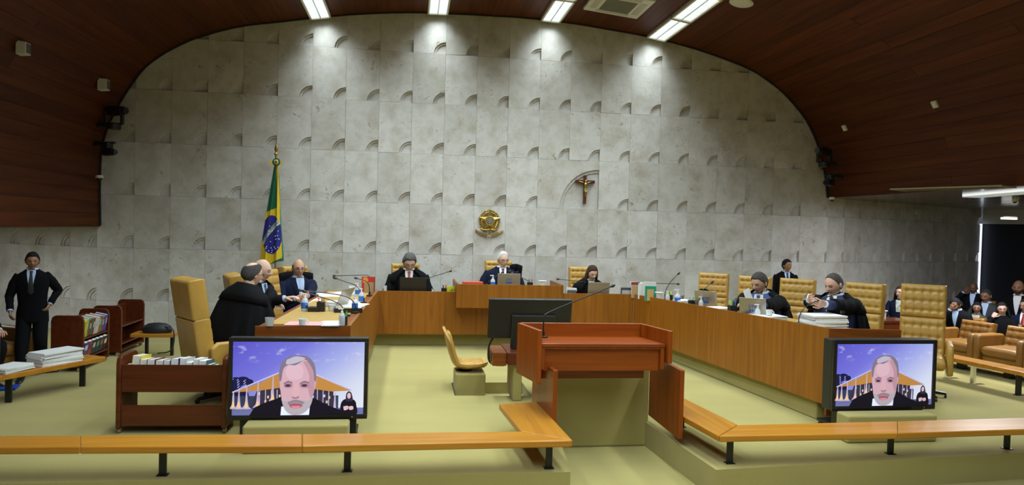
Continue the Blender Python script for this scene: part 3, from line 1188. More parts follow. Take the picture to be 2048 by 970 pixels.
def picture(parent, W_, H_, y0):
    """broadcast picture as flat print on the screen: coordinates taken in a 777 x 420 picture"""
    def P(x, y):
        return (-W_ / 2 + (x - 715) / 777 * W_, H_ / 2 - (y - 130) / 420 * H_)
    lay = [0]
    def poly(pts, mat, smooth_=False):
        lay[0] += 1
        if smooth_:
            pts = [(p.x, p.y) for p in smooth_path([(a, b_, 0) for a, b_ in pts] + [(pts[0][0], pts[0][1], 0)], 5)][:-1]
        yy = y0 - 0.00025 * lay[0]
        bm = bmesh.new()
        vs = [bm.verts.new((P(a, b_)[0], yy, P(a, b_)[1])) for a, b_ in pts]
        es = [bm.edges.new((vs[i], vs[(i + 1) % len(vs)])) for i in range(len(vs))]
        bmesh.ops.triangle_fill(bm, edges=es, use_beauty=True)
        o_ = len(out.v)
        bm.verts.index_update()
        idx = {v: i for i, v in enumerate(bm.verts)}
        out.v += [tuple(v.co) for v in bm.verts]
        if mat not in mats:
            mats.append(mat)
        for fc in bm.faces:
            ids = [idx[v] + o_ for v in fc.verts]
            if fc.normal.y > 0:
                ids.reverse()
            out.f.append(tuple(ids))
            out.m.append(mats.index(mat))
        bm.free()
    out = MB()
    mats = []
    def ell(cx, cy, rx, ry, n=18, a0=0):
        return [(cx + rx * math.cos(2 * PI * k / n + a0), cy + ry * math.sin(2 * PI * k / n + a0)) for k in range(n)]
    poly([(715, 130), (1492, 130), (1492, 550), (715, 550)], SKY)
    dk = em('tree_dark', (0.012, 0.012, 0.05))
    for cx, cy, rx, ry in ((735, 365, 40, 32), (775, 355, 40, 25), (810, 362, 26, 18), (730, 400, 30, 40), (760, 440, 50, 45)):
        poly(ell(cx, cy, rx, ry), dk, True)
    # pale broken foliage light
    for k in range(26):
        cx, cy = 718 + (k * 37) % 75, 345 + (k * 53) % 60
        poly(ell(cx, cy, 2.6, 3.2, 6), em('leaf_gap', (0.35, 0.35, 0.75)))
    poly([(715, 512), (1492, 512), (1492, 550), (715, 550)], em('terrace', (0.13, 0.14, 0.32)))
    poly([(715, 440), (1340, 440), (1340, 515), (715, 515)], em('garden', (0.03, 0.04, 0.07)))
    poly([(860, 405), (1000, 380), (1210, 385), (1310, 418), (1310, 505), (820, 505)], em('glass_hall', (0.035, 0.028, 0.05)))
    for k in range(13):
        x = 872 + k * 34
        poly([(x, 404), (x + 5, 404), (x + 5, 500), (x, 500)], em('mullion', (0.42, 0.36, 0.52)))
    for k in range(18):
        x = 866 + (k * 83) % 430
        y = 420 + (k * 29) % 60
        poly([(x, y), (x + 11, y - 2), (x + 11, y + 14), (x, y + 14)], em('lit_pane', (0.55, 0.42, 0.30)) if k % 3 else em('pale_pane', (0.45, 0.45, 0.72)))
    poly([(716, 418), (880, 362), (985, 308), (1205, 318), (1422, 411), (1300, 416), (1214, 404), (1000, 392), (880, 408)], em('roof_underside', (0.40, 0.19, 0.05)))
    poly([(716, 414), (985, 303), (985, 311), (716, 421)], em('roof_edge', (0.42, 0.40, 0.62)))
    poly([(1205, 314), (1424, 407), (1420, 413), (1205, 323)], em('roof_edge', (0.42, 0.40, 0.62)))
    pal = em('column', (0.42, 0.33, 0.48))
    for x, top, bot, w in ((950, 330, 470, 12), (863, 362, 508, 15), (798, 385, 512, 15), (754, 402, 512, 14), (722, 415, 510, 10)):
        poly([(x, top), (x + 5, top), (x + 7, bot - 70), (x + w, bot - 15), (x + w * 2, bot), (x - w * 1.6, bot), (x - w * 0.6, bot - 25), (x - 3, bot - 70)], pal, True)
        poly([(x - 2, bot - 40), (x + 5, bot - 40), (x + 10, bot - 6), (x - 8, bot - 6)], em('uplight', (0.72, 0.46, 0.22)))
    poly([(1318, 420), (1323, 420), (1328, 512), (1312, 512)], pal)
    # man: gown, shirt, head
    poly([(818, 550), (845, 505), (905, 478), (1000, 446), (1195, 452), (1290, 500), (1350, 520), (1380, 550)], em('gown', (0.010, 0.008, 0.014)))
    poly([(1004, 500), (1172, 500), (1168, 550), (1000, 550)], em('shirt', (0.62, 0.68, 0.92)))
    poly([(985, 330), (1000, 322), (1004, 395), (994, 400)], em('ear', (0.38, 0.24, 0.33)), True)
    poly([(1200, 335), (1209, 345), (1204, 392), (1192, 398)], em('ear', (0.38, 0.24, 0.33)), True)
    poly([(1000, 270), (1030, 235), (1100, 222), (1165, 235), (1195, 275), (1203, 340), (1196, 410), (1180, 465), (1150, 520), (1110, 544), (1060, 542), (1020, 505), (1002, 440), (994, 370), (994, 310)], em('face', (0.50, 0.31, 0.38)), True)
    poly([(1125, 240), (1165, 245), (1192, 290), (1195, 400), (1180, 455), (1160, 400), (1165, 320)], em('face_far_side', (0.39, 0.22, 0.285)), True)
    poly([(1040, 262), (1100, 255), (1130, 290), (1115, 340), (1050, 345), (1025, 305)], em('forehead', (0.545, 0.36, 0.44)), True)
    poly([(988, 350), (990, 285), (1003, 245), (1040, 215), (1095, 205), (1150, 212), (1188, 245), (1202, 290), (1206, 350), (1196, 350), (1188, 296), (1160, 248), (1135, 232), (1085, 262), (1040, 262), (1012, 285), (1000, 350)], em('hair', (0.17, 0.14, 0.20)), True)
    poly([(1030, 232), (1085, 212), (1140, 225), (1085, 250), (1030, 258)], em('hair_light', (0.40, 0.36, 0.48)), True)
    poly([(1002, 455), (1020, 470), (1050, 468), (1085, 458), (1130, 464), (1160, 468), (1188, 448), (1176, 495), (1150, 528), (1110, 547), (1060, 545), (1022, 512)], em('beard', (0.36, 0.31, 0.36)), True)
    poly([(1040, 475), (1085, 462), (1135, 474), (1130, 486), (1085, 476), (1048, 488)], em('moustache', (0.22, 0.17, 0.20)), True)
    poly([(1048, 489), (1085, 480), (1128, 490), (1110, 508), (1065, 508)], em('mouth', (0.30, 0.08, 0.13)), True)
    poly([(1060, 497), (1115, 497), (1100, 512), (1072, 512)], em('lip', (0.50, 0.20, 0.26)), True)
    for a in ((1015, 1066), (1110, 1165)):
        poly([(a[0], 372), (a[0] + 25, 360), (a[1], 366), (a[1] - 4, 390), (a[0] + 8, 390)], em('eye_socket', (0.33, 0.19, 0.26)), True)
        poly([(a[0], 366), (a[0] + 26, 352), (a[1], 360), (a[1], 366), (a[0] + 26, 360), (a[0] + 2, 372)], em('brow', (0.17, 0.11, 0.14)))
        poly(ell((a[0] + a[1]) / 2, 379, 17, 7.5), em('eye', (0.06, 0.03, 0.05)), True)
    poly([(1080, 370), (1092, 370), (1108, 430), (1105, 446), (1085, 452), (1066, 444), (1068, 428)], em('nose', (0.54, 0.32, 0.38)), True)
    poly([(1066, 440), (1085, 447), (1106, 440), (1104, 450), (1085, 455), (1068, 450)], em('nose_shade', (0.28, 0.14, 0.19)), True)
    # interpreter inset
    poly([(1352, 548), (1356, 490), (1372, 464), (1395, 458), (1420, 458), (1442, 470), (1450, 495), (1450, 548)], em('gown', (0.010, 0.008, 0.014)), True)
    poly([(1385, 470), (1388, 430), (1404, 414), (1421, 428), (1426, 470)], em('dark_hair', (0.03, 0.022, 0.045)), True)
    poly(ell(1405, 440, 11, 17), em('small_face', (0.55, 0.36, 0.40)), True)
    poly([(1372, 502), (1398, 498), (1402, 516), (1378, 524)], em('small_face', (0.55, 0.36, 0.40)), True)
    poly([(1404, 502), (1428, 500), (1432, 518), (1410, 522)], em('small_face', (0.55, 0.36, 0.40)), True)
    return out.build('picture', mats, parent)


def television(name, label, xc, y, z0, w, h, depth, bez, tilt=0.0, picw=None):
    t_ = thing(name, label, 'television', (xc, y, z0))
    c = MB()
    c.box(-w / 2, w / 2, 0.02, depth, 0, h)
    c.build('cabinet', plain('tv_shell', (0.016, 0.017, 0.016), rough=0.45), t_, bevel=0.006)
    f_ = MB()
    f_.box(-w / 2, w / 2, -0.012, 0.02, h - bez, h)
    f_.box(-w / 2, w / 2, -0.012, 0.02, 0, bez * 1.25)
    f_.box(-w / 2, -w / 2 + bez, -0.012, 0.02, bez * 1.25, h - bez)
    f_.box(w / 2 - bez, w / 2, -0.012, 0.02, bez * 1.25, h - bez)
    f_.build('bezel', plain('tv_bezel', (0.010, 0.010, 0.012), rough=0.25), t_, bevel=0.003)
    s = MB()
    s.box(-w / 2 + bez, w / 2 - bez, 0.004, 0.021, bez * 1.25, h - bez)
    so_ = s.build('screen', BLACK, t_)
    hh = h - bez * 2.25
    pic = picture(so_, w - 2 * bez, hh, 0.0032)
    pic.location = (0, 0, bez * 1.25 + hh / 2)
    d_ = MB()
    d_.ball((w * 0.39, -0.013, bez * 0.6), 0.004, 0.002, 0.004, 8)
    d_.build('standby_light', plain('standby', (0.9, 0.25, 0.05), emit=0.6), t_)
    st = MB()
    st.box(-w * 0.42, w * 0.42, depth * 0.3, depth * 0.8, -z0 + 0.06, 0.0)
    st.build('stand', BLACKM, t_)
    for sx in (-1, 1):
        for dy in (0.0, 0.25):
            wl_ = MB()
            wl_.tube([(sx * w * 0.40 - 0.02, depth * 0.4 + dy, -z0 + 0.03), (sx * w * 0.40 + 0.02, depth * 0.4 + dy, -z0 + 0.03)], 0.03, 12)
            wl_.build('castor', BLACK, t_, smooth=True)
    b3 = MB()
    b3.box(-w * 0.42, w * 0.42, depth * 0.2, depth * 0.4 + 0.3, -z0 + 0.055, -z0 + 0.08)
    b3.build('stand_base', BLACKM, t_)
    return t_


television('television', 'left large screen on a stand showing a bearded man on video', (-2.665 - 1.475) / 2, -6.35, 0.222, 1.19, 0.722, 0.09, 0.034)
rt = television('television', 'right large screen on a stand showing a bearded man on video', 3.585, -6.35, 0.245, 1.155, 0.70, 0.16, 0.038)
rt.rotation_euler[2] = R(2)


def carpet_box(label, x0, x1, y0, y1, z1, z0=0.0):
    t_ = thing('carpeted_box', label, 'box', ((x0 + x1) / 2, (y0 + y1) / 2, z0))
    m_ = MB()
    w_, d_ = (x1 - x0) / 2, (y1 - y0) / 2
    m_.box(-w_, w_, -d_, d_, 0, z1 - z0)
    m_.build('carpet_cover', CARPET, t_, bevel=0.02, seg=3)
    return t_


a, b2 = on_y(494, 840, -6.42), on_y(700, 840, -6.42)
carpet_box('low carpeted box in front of the left screen stand', a.x, b2.x, -6.60, -6.40, a.z - 0.004)
a, b2 = on_y(1672, 820, -6.42), on_y(1846, 818, -6.42)
carpet_box('low carpeted box in front of the right screen stand', a.x, b2.x, -6.62, -6.42, b2.z - 0.006)

# ---- clerk's place in the well
a = on_y(905, 735, -4.45); b2 = on_y(972, 752, -4.45)
bx0, bx1 = -0.62, -0.20
carpet_box('carpeted block under the tan shell chair', bx0 + 0.06, bx1, -4.42, -3.98, 0.21, -0.14)
t = thing('shell_chair', 'empty tan leather shell chair on a carpeted block', 'chair', (-0.45, -4.2, 0.212), 0)
# side profile measured in the photograph, facing +x
prof = smooth_path([(-0.24, 0, 0.52), (-0.20, 0, 0.36), (-0.155, 0, 0.20), (-0.10, 0, 0.085), (0.0, 0, 0.045), (0.14, 0, 0.05), (0.27, 0, 0.075)], 5)
ring_o, ring_i = [], []
sh_ = MB()
rings = []
L = len(prof)
for i, p in enumerate(prof):
    tq = (prof[min(i + 1, L - 1)] - prof[max(i - 1, 0)]).normalized()
    nq = Vector((-tq.z, 0, tq.x))
    if nq.x < 0 and i < L / 2:
        nq = -nq
    u_ = i / (L - 1)
    hw = 0.205 * (1 - 0.45 * max(0, (0.18 - u_) / 0.18) ** 2) * (1 - 0.25 * max(0, (u_ - 0.85) / 0.15) ** 2)
    nq = Vector((abs(tq.z), 0, abs(tq.x))) 
    nq.normalize()
    cur = 0.055 if u_ > 0.2 else 0.055 * u_ / 0.2
    front = [(p + nq * (cur * (abs(s) ** 2.2)) + Vector((0, s * hw, 0))) for s in [(-1 + 2 * k / 12) for k in range(13)]]
    back = [q - nq * 0.028 for q in reversed(front)]
    rings.append(front + back)
sh_.loft(rings)
sh_.build('shell', LEATHER, t, smooth=True, bevel=0.0)
cu = leather_block(0.36, 0.34, 0.05, 2, 2, 18, 16, 0.022)
cu.v = [(z_ - 0.09, -x_, 0.085 - y_) for x_, y_, z_ in cu.v]
cu.build('seat_cushion', LEATHER, t, smooth='all')
cu = leather_block(0.27, 0.34, 0.04, 2, 2, 16, 16, 0.018)
cu.v = [(-y_ - 0.105 - 0.28 * z_, x_, 0.13 + z_) for x_, y_, z_ in cu.v]
cu.build('back_cushion', LEATHER, t, smooth='all')
m = MB(); m.lathe([(0.10, 0.0), (0.11, 0.012), (0.05, 0.02), (0.04, 0.05)], 18); m.build('swivel_base', BLACKM, t, smooth=True)

t = thing('clerk_desk', 'small dark brown wooden clerk desk behind the lectern', 'desk', (0, 0, 0))
d0 = on_y(1025, 680, -4.9); d1 = on_y(1056, 790, -4.9)
sxx = 0.02
m = MB(); m.box(-0.02, 0.95, -4.95, -4.35, 0.42, 0.56); m.build('drawer_case', CARTW, t, bevel=0.004)
m = MB(); m.box(0.06, 0.16, -4.90, -4.40, -0.0, 0.42); m.build('carpeted_leg', CARPET, t, bevel=0.01)
m = MB(); m.box(0.78, 0.88, -4.90, -4.40, -0.0, 0.42); m.build('carpeted_leg', CARPET, t, bevel=0.01)
m = MB(); m.box(-0.18, -0.021, -4.90, -4.40, 0.40, 0.55); m.build('side_tray', BENCHX, t, bevel=0.004)
for k, yy in enumerate((-4.80, -4.62)):
    m = MB(); m.box(-0.186, -0.180, yy, yy + 0.07, 0.43, 0.52); m.build('slot', BLACK, t)
# monitor seen from behind
t = thing('monitor', 'large black monitor seen from behind on the clerk desk', 'monitor', (0.26, -4.66, 0.56))
w_, h_ = 0.485, 0.47
tl = Matrix.Rotation(R(10), 4, 'X')
m = MB()
m.box(-w_, w_, -0.03, 0.03, 0.13, 0.13 + h_, M=tl)
m.build('shell', BLACK, t, bevel=0.012, seg=3)
m = MB(); m.box(-w_ + 0.02, w_ - 0.02, 0.028, 0.034, 0.15, 0.13 + h_ - 0.02, M=tl); m.build('display', plain('dark_display', (0.006, 0.006, 0.008), rough=0.2), t)
m = MB(); m.box(-0.22, 0.30, -0.075, -0.03, 0.03, 0.42, M=tl); m.build('rear_housing', BLACK, t, bevel=0.01)
m = MB(); m.box(-0.20, 0.25, -0.09, 0.08, 0.0, 0.10); m.build('foot', BLACK, t, bevel=0.006)
m = MB(); m.tube(smooth_path([(-0.35, 0.02, 0.2), (-0.45, 0.0, 0.05), (-0.46, 0.0, -0.12), (-0.40, 0, -0.19), (-0.28, 0, -0.20)], 6), 0.012, 8); m.build('cable', BLACK, t, smooth=True)


# ---- audience armchairs
def make_armchair():
    root = thing('armchair', 'x', 'armchair', group='brown leather audience armchairs')
    place(leather_block(0.50, 0.36, 0.13, 4, 3, 32, 26).build('backrest', LEATHER2, root, smooth='all'), (0, 0.27, 0.36), (R(-15), 0, 0))
    place(leather_block(0.50, 0.50, 0.15, 0, 0, 14, 14, 0.05).build('seat', LEATHER2, root, smooth='all'), (0, 0.24, 0.36), (R(90), 0, 0))
    for sx in (-1, 1):
        a_ = MB()
        a_.prism([(0.30, 0.16), (-0.28, 0.16), (-0.30, 0.22), (-0.30, 0.54), (-0.27, 0.59), (0.26, 0.59), (0.32, 0.52)], sx * 0.255, sx * 0.345, axis='X')
        a_.build('armrest', LEATHER2, root, bevel=0.025, seg=3, smooth=True)
    b_ = MB()
    b_.box(-0.25, 0.25, -0.22, 0.24, 0.12, 0.29)
    b_.build('frame', LEATHER2, root, bevel=0.01)
    p_ = MB()
    p_.box(-0.05, 0.05, -0.05, 0.05, 0.0, 0.13)
    p_.build('pedestal', BLACKM, root)
    return root


ac = make_armchair()
ARM = [
    (7.22, -3.18, R(-76), 'brown leather armchair behind the audience rail, nearest the large empty chair'),
    (7.40, -3.84, R(-76), 'brown leather armchair in the front audience row, second from the large empty chair'),
    (7.58, -4.50, R(-76), 'brown leather armchair in the front audience row cut by the right edge'),
]
AC = []
for i, (x, y, rz, lab) in enumerate(ARM):
    p = Vector((x, y, 0))
    o = ac if i == 0 else dup(ac, (0, 0, 0))
    o.location = (p.x, p.y, 0.0)
    o.rotation_euler = (0, 0, rz)
    o['label'] = lab
    AC.append(o)

# ================================================================== PEOPLE
def at_t(px, py, t_):
    return CAM + ray(px, py) * t_


def mixc(a, b, k):
    return tuple(x + (y - x) * k for x, y in zip(a, b))


NS_H, NR_H = 56, 46


def head_grid(jaw=1.0, off=None):
    """rings of a head in local space, facing -y, centre at the eyes' height; also returns (x, fwd, z) for colouring"""
    rings, info = [], []
    for i in range(NR_H + 1):
        ph = PI * (0.012 + 0.976 * i / NR_H)
        ring, inf = [], []
        for k in range(NS_H):
            u = k / NS_H * 2 - 1                      # -1..1 round the head, 0 = front
            lam = PI * (0.62 * u + 0.38 * u ** 3)     # denser at the face
            dx, df, dz = math.sin(ph) * math.sin(lam), math.sin(ph) * math.cos(lam), math.cos(ph)
            x, f, z = 0.076 * dx, 0.097 * df, 0.119 * dz
            s = smoothstep(0.01, -0.105, z)
            x *= 1 - 0.30 * s * jaw
            if f > 0:
                f *= 1 - 0.10 * s
                f *= 1 - 0.06 * smoothstep(0.04, 0.1, z)
            else:
                f *= 1 - 0.55 * smoothstep(-0.01, -0.10, z)
                f *= 1.06
            if df > 0.15:
                w = smoothstep(0.15, 0.5, df)
                ax = abs(x)
                pz = smoothstep(0.022, -0.026, z) * smoothstep(-0.044, -0.030, z)
                f += w * 0.026 * math.exp(-(x / (0.009 + 0.006 * pz)) ** 2) * pz
                f -= w * 0.009 * math.exp(-((ax - 0.031) / 0.016) ** 2 - ((z - 0.004) / 0.012) ** 2)
                f += w * 0.005 * math.exp(-((ax - 0.028) / 0.024) ** 2 - ((z - 0.026) / 0.008) ** 2)
                f += w * 0.004 * math.exp(-((ax - 0.038) / 0.018) ** 2 - ((z + 0.026) / 0.018) ** 2)
                f += w * 0.006 * math.exp(-(x / 0.020) ** 2 - ((z + 0.060) / 0.009) ** 2)
                f += w * 0.009 * math.exp(-(x / 0.022) ** 2 - ((z + 0.100) / 0.014) ** 2)
            if off:
                o_ = off(x, f, z, df)
                x += dx * o_
                f += df * o_
                z += dz * o_
            ring.append(Vector((x, -f, z)))
            inf.append((x, f, z, df))
        rings.append(ring)
        info.append(inf)
    return rings, info


def hairline(df, style):
    pts = [(-1.0, -0.085), (-0.45, -0.072), (-0.2, -0.045), (0.02, -0.012), (0.22, 0.016), (0.42, 0.040), (0.62, 0.070), (1.0, 0.074)]
    if style == 'receding':
        pts[5:] = [(0.42, 0.062), (0.62, 0.098), (1.0, 0.092)]
    for (a, za), (b, zb) in zip(pts[:-1], pts[1:]):
        if a <= df <= b:
            return za + (zb - za) * (df - a) / (b - a)
    return pts[-1][1]


def hair_off(style, vol):
    def fn(x, f, z, df):
        m = smoothstep(-0.007, 0.007, z - hairline(df, style))
        if style in ('sides', 'crown'):
            if style == 'sides':
                m *= 1 - smoothstep(0.040, 0.060, z + 0.25 * max(0.0, f))
            else:
                m *= 1 - 0.97 * smoothstep(0.082, 0.104, z - 0.30 * f - 0.005)
        if style == 'bald':
            m *= 0.0
        st = 0.80 + 0.30 * abs(math.sin(9 * math.atan2(x, f + 0.02) + 35 * z)) + 0.12 * math.sin(60 * x + 45 * z)
        return -0.006 + (vol * st + 0.006) * m
    return fn


def tubepath(m, pts, rad, n=12, mi=0):
    m.tube(pts, rad, n, mi)


def hand(m, wrist, d, palm, curl=0.5, side=1, s=1.0):
    """palm plus five fingers in the mesh m; d = direction of the hand, palm = direction the palm faces"""
    d = Vector(d).normalized()
    palm = (Vector(palm) - d * Vector(palm).dot(d)).normalized()
    a = d.cross(palm) * side         # towards the thumb
    W = Vector(wrist)
    rings = []
    for k, (l, w, t_) in enumerate(((-0.02, 0.026, 0.020), (0.01, 0.031, 0.018), (0.045, 0.040, 0.016), (0.08, 0.041, 0.014), (0.093, 0.036, 0.010))):
        c = W + d * l * s
        rings.append([c + (a * (w * math.cos(2 * PI * j / 12)) + palm * (t_ * math.sin(2 * PI * j / 12))) * s for j in range(12)])
    m.loft(rings)
    for j, (off, L) in enumerate(((0.029, 0.070), (0.010, 0.080), (-0.010, 0.074), (-0.029, 0.058))):
        p = W + (d * 0.082 + a * off) * s
        pts = [p]
        ang = 0.25 * curl
        for q in range(3):
            ang += curl * 0.75
            dd = d * math.cos(ang) + palm * math.sin(ang) + a * off * 1.2
            p = p + dd.normalized() * (L * (0.45, 0.31, 0.24)[q] * s)
            pts.append(p)
        m.tube(pts, [0.0095 * s, 0.009 * s, 0.008 * s, 0.006 * s], 7)
    p = W + (d * 0.022 + a * 0.028) * s
    d2 = (d * 0.7 + a * 0.65 + palm * 0.25).normalized()
    d3 = (d * 0.9 + a * 0.15 + palm * 0.45).normalized()
    m.tube([p, p + d2 * 0.040 * s, p + d2 * 0.040 * s + d3 * 0.030 * s, p + d2 * 0.040 * s + d3 * 0.052 * s], [0.013 * s, 0.011 * s, 0.0095 * s, 0.007 * s], 7)


def ik(S, T, a, b, pole):
    S, T = Vector(S), Vector(T)
    d = T - S
    L = min(d.length, (a + b) * 0.995)
    L = max(L, abs(a - b) + 0.02)
    u = d.normalized()
    T = S + u * L
    k = (a * a - b * b + L * L) / (2 * L)
    h = math.sqrt(max(0.0, a * a - k * k))
    p = Vector(pole)
    p = (p - u * p.dot(u)).normalized()
    return S + u * k + p * h, T


RINGS = [(-0.10, 0.175, 0.125), (0.0, 0.172, 0.125), (0.12, 0.160, 0.118), (0.26, 0.172, 0.122), (0.38, 0.192, 0.126), (0.46, 0.200, 0.116), (0.515, 0.185, 0.098), (0.555, 0.130, 0.080), (0.585, 0.078, 0.068), (0.61, 0.062, 0.062)]


def person(label, px, py, t_, hpx, rz, floor=0.0, pose='sit', lean=0.10, head=(0, 0, 0), hands=None, coat=None, robe=None, gap=0.9,
           shirt=None, tie=None, skin=(0.55, 0.32, 0.22), hair='short', haircol=(0.03, 0.025, 0.022), vol=0.010, beard=None, moustache=None,
           glasses=False, palms=None, curl=0.5, group=None, K=None, wide=1.0, legs=None, trousers=None, pin=None, cuff=True, cardigan=None, scarf=None):
    coat = coat or BLACKSUIT
    trousers = trousers or BLACKSUIT
    H = at_t(px, py, t_)
    K = K or hpx * t_ / FPX / 0.245
    # ---- spine
    def ang(h):
        return lean * (0.5 + 0.9 * max(0.0, h))
    cs = {}
    def cen(h):
        n = 12
        p = Vector((0, 0, 0))
        for i in range(n):
            q = ang(h * (i + 0.5) / n)
            p += Vector((0, -math.sin(q), math.cos(q))) * (h / n)
        return p
    hd = Matrix.Rotation(head[0], 3, 'Z') @ Matrix.Rotation(head[1], 3, 'X') @ Matrix.Rotation(head[2], 3, 'Y')
    q = ang(0.6)
    nb = cen(0.60)
    up = Vector((0, -math.sin(q * 0.8), math.cos(q * 0.8)))
    HC0 = nb + up * 0.060 + hd @ Vector((0, -0.022, 0.055))
    rot = Matrix.Rotation(rz, 3, 'Z')
    o2 = rot @ HC0
    zs = (H.z - floor) / K - HC0.z
    root = thing('person', label, 'person', (H.x - o2.x * K, H.y - o2.y * K, floor), rz, group)
    root.scale = (K, K, K)
    Z = Vector((0, 0, zs))
    PW = 2.5
    def axes(h):
        a = ang(h)
        return Vector((1, 0, 0)), Vector((0, -math.cos(a), -math.sin(a)))
    def ringdim(h):
        for (h0, w0, d0), (h1, w1, d1) in zip(RINGS[:-1], RINGS[1:]):
            if h0 <= h <= h1:
                k = (h - h0) / (h1 - h0)
                return w0 + (w1 - w0) * k, d0 + (d1 - d0) * k
        return RINGS[0][1:] if h < RINGS[0][0] else RINGS[-1][1:]
    def ring(h, gx, gd, n=28):
        w, d = ringdim(h)
        w = w * wide + gx
        d = d * (0.5 + 0.5 * wide) + gd
        X, F = axes(h)
        c = cen(h) + Z
        out = []
        for k in range(n):
            th = 2 * PI * k / n
            sn, co = math.sin(th), math.cos(th)
            out.append(c + X * (w * math.copysign(abs(sn) ** (2 / PW), sn)) + F * (d * math.copysign(abs(co) ** (2 / PW), co)))
        return out
    def surf(h, x, g):
        w, d = ringdim(h)
        w, d = w * wide + 0.014, d * (0.5 + 0.5 * wide) + 0.014
        X, F = axes(h)
        s = min(0.999, abs(x) / w)
        return cen(h) + Z + X * x + F * (d * (1 - s ** PW) ** (1 / PW) + g)
    # ---- body: one mesh with face, neck, trunk, arms, hands and legs
    b = MB()
    rings, info = head_grid()
    HM = Matrix.Translation(HC0 + Z) @ hd.to_4x4()
    b.loft([[HM @ p for p in r_] for r_ in rings])
    cols = []
    dark = tuple(c * 0.55 for c in skin)
    lip = mixc(skin, (0.42, 0.12, 0.11), 0.55)
    browc = mixc(haircol, (0.05, 0.04, 0.035), 0.5)
    for inf in info:
        for (x, f, z, df) in inf:
            c = skin
            if df > 0.2:
                ax = abs(x)
                c = mixc(c, (0.62, 0.25, 0.18), 0.18 * math.exp(-((ax - 0.04) / 0.02) ** 2 - ((z + 0.025) / 0.02) ** 2))
                c = mixc(c, dark, 0.55 * math.exp(-((ax - 0.031) / 0.017) ** 2 - ((z - 0.004) / 0.011) ** 2))
                if abs(ax - 0.031) < 0.0125 and abs(z - 0.003) < 0.0045:
                    c = (0.02, 0.015, 0.012)
                if 0.012 < ax < 0.05 and abs(z - 0.0225 - 0.05 * (0.03 - abs(ax - 0.03))) < 0.0042:
                    c = mixc(c, browc, 0.85)
                if ax < 0.023 and abs(z + 0.061) < 0.0065:
                    c = lip
                if ax < 0.024 and abs(z + 0.0605) < 0.0022:
                    c = tuple(v * 0.4 for v in lip)
                if ax < 0.012 and -0.043 < z < -0.036:
                    c = dark
                if moustache and ax < 0.030 and -0.056 < z < -0.043:
                    c = moustache
                if beard and (z < -0.066 or (z < -0.044 and (ax > 0.024 or z > -0.055)) or (ax > 0.052 and z < -0.02)):
                    c = mixc(c, beard, 0.85)
            cols.append(c)
    for sx in (-1, 1):
        b.ball((0, 0, 0), 0.011, 0.019, 0.031, 10, M=HM @ Matrix.Translation((sx * 0.078, 0.006, -0.006)) @ Matrix.Rotation(sx * 0.25, 4, 'Z'))
    b.tube([HM @ Vector((0, 0.022, -0.05)), HC0 + Z - up * 0.10 + Vector((0, 0.012, 0)), nb + Z - up * 0.03], [0.055, 0.056, 0.066], 16)
    b.loft([ring(h, -0.012, -0.012, 20) for h, _, _ in RINGS[:-1]])
    SH, EL, WR = {}, {}, {}
    hands = hands or {}
    for sx in (-1, 1):
        S = cen(0.50) + Z + Vector((sx * 0.178 * wide, 0, 0))
        T = hands.get(sx)
        if T is None:
            T = Vector((sx * 0.17, -0.34, zs + 0.20)) if pose == 'sit' else Vector((sx * 0.25, -0.06, zs - 0.04))
        elif T[0] == 'w':
            T = rot.inverted() @ (at_t(*T[1:]) - root.location) / K
        else:
            T = Vector(T) + Z
        pole = Vector((sx * 0.55, 0.35, -0.8)) if pose == 'sit' else Vector((sx * 0.5, 0.8, -0.1))
        E, T = ik(S, T, 0.29, 0.255, pole)
        SH[sx], EL[sx], WR[sx] = S, E, T
        b.tube([S, S.lerp(E, 0.5), E, E.lerp(T, 0.5), T], [0.05, 0.045, 0.038, 0.034, 0.024], 10)
        pal = (palms or {}).get(sx, (0, 0.1, -1) if pose == 'sit' else (-sx, 0, 0))
        dd = (T - E).normalized()
        hand(b, T, dd, pal, curl, side=1 if sx * 1 > 0 else -1, s=1.0)
    # legs
    HP, KN, AN = {}, {}, {}
    for sx in (-1, 1):
        hp = Vector((sx * 0.09, 0, zs - 0.02))
        if pose == 'sit':
            kn = Vector((sx * 0.12, -0.42, zs + 0.0)) if group else Vector((sx * 0.13, -0.28, zs - 0.02))
            an = Vector((sx * 0.11, -0.42, 0.09)) if group else Vector((sx * 0.12, -0.14, 0.09))
            an.z = min(0.09, kn.z - 0.25)
        else:
            an = Vector((sx * 0.10, 0.0, 0.09))
            kn = Vector((sx * 0.10, -0.03, (zs - 0.02) * 0.52))
        if legs and sx in legs:
            kn, an = (Vector(v) for v in legs[sx])
        HP[sx], KN[sx], AN[sx] = hp, kn, an
        b.tube([hp, hp.lerp(kn, 0.5), kn, kn.lerp(an, 0.4), an], [0.078, 0.072, 0.052, 0.050, 0.036], 10)
    b.c = cols + [skin] * (len(b.v) - len(cols))
    b.build('body', SKIN, root, smooth='all')
    # ---- hair
    hm = plain('hair_%02d_%02d_%02d' % tuple(int(c * 100) for c in haircol), haircol, rough=0.75, noise=0.35, nscale=70, spec=0.15)
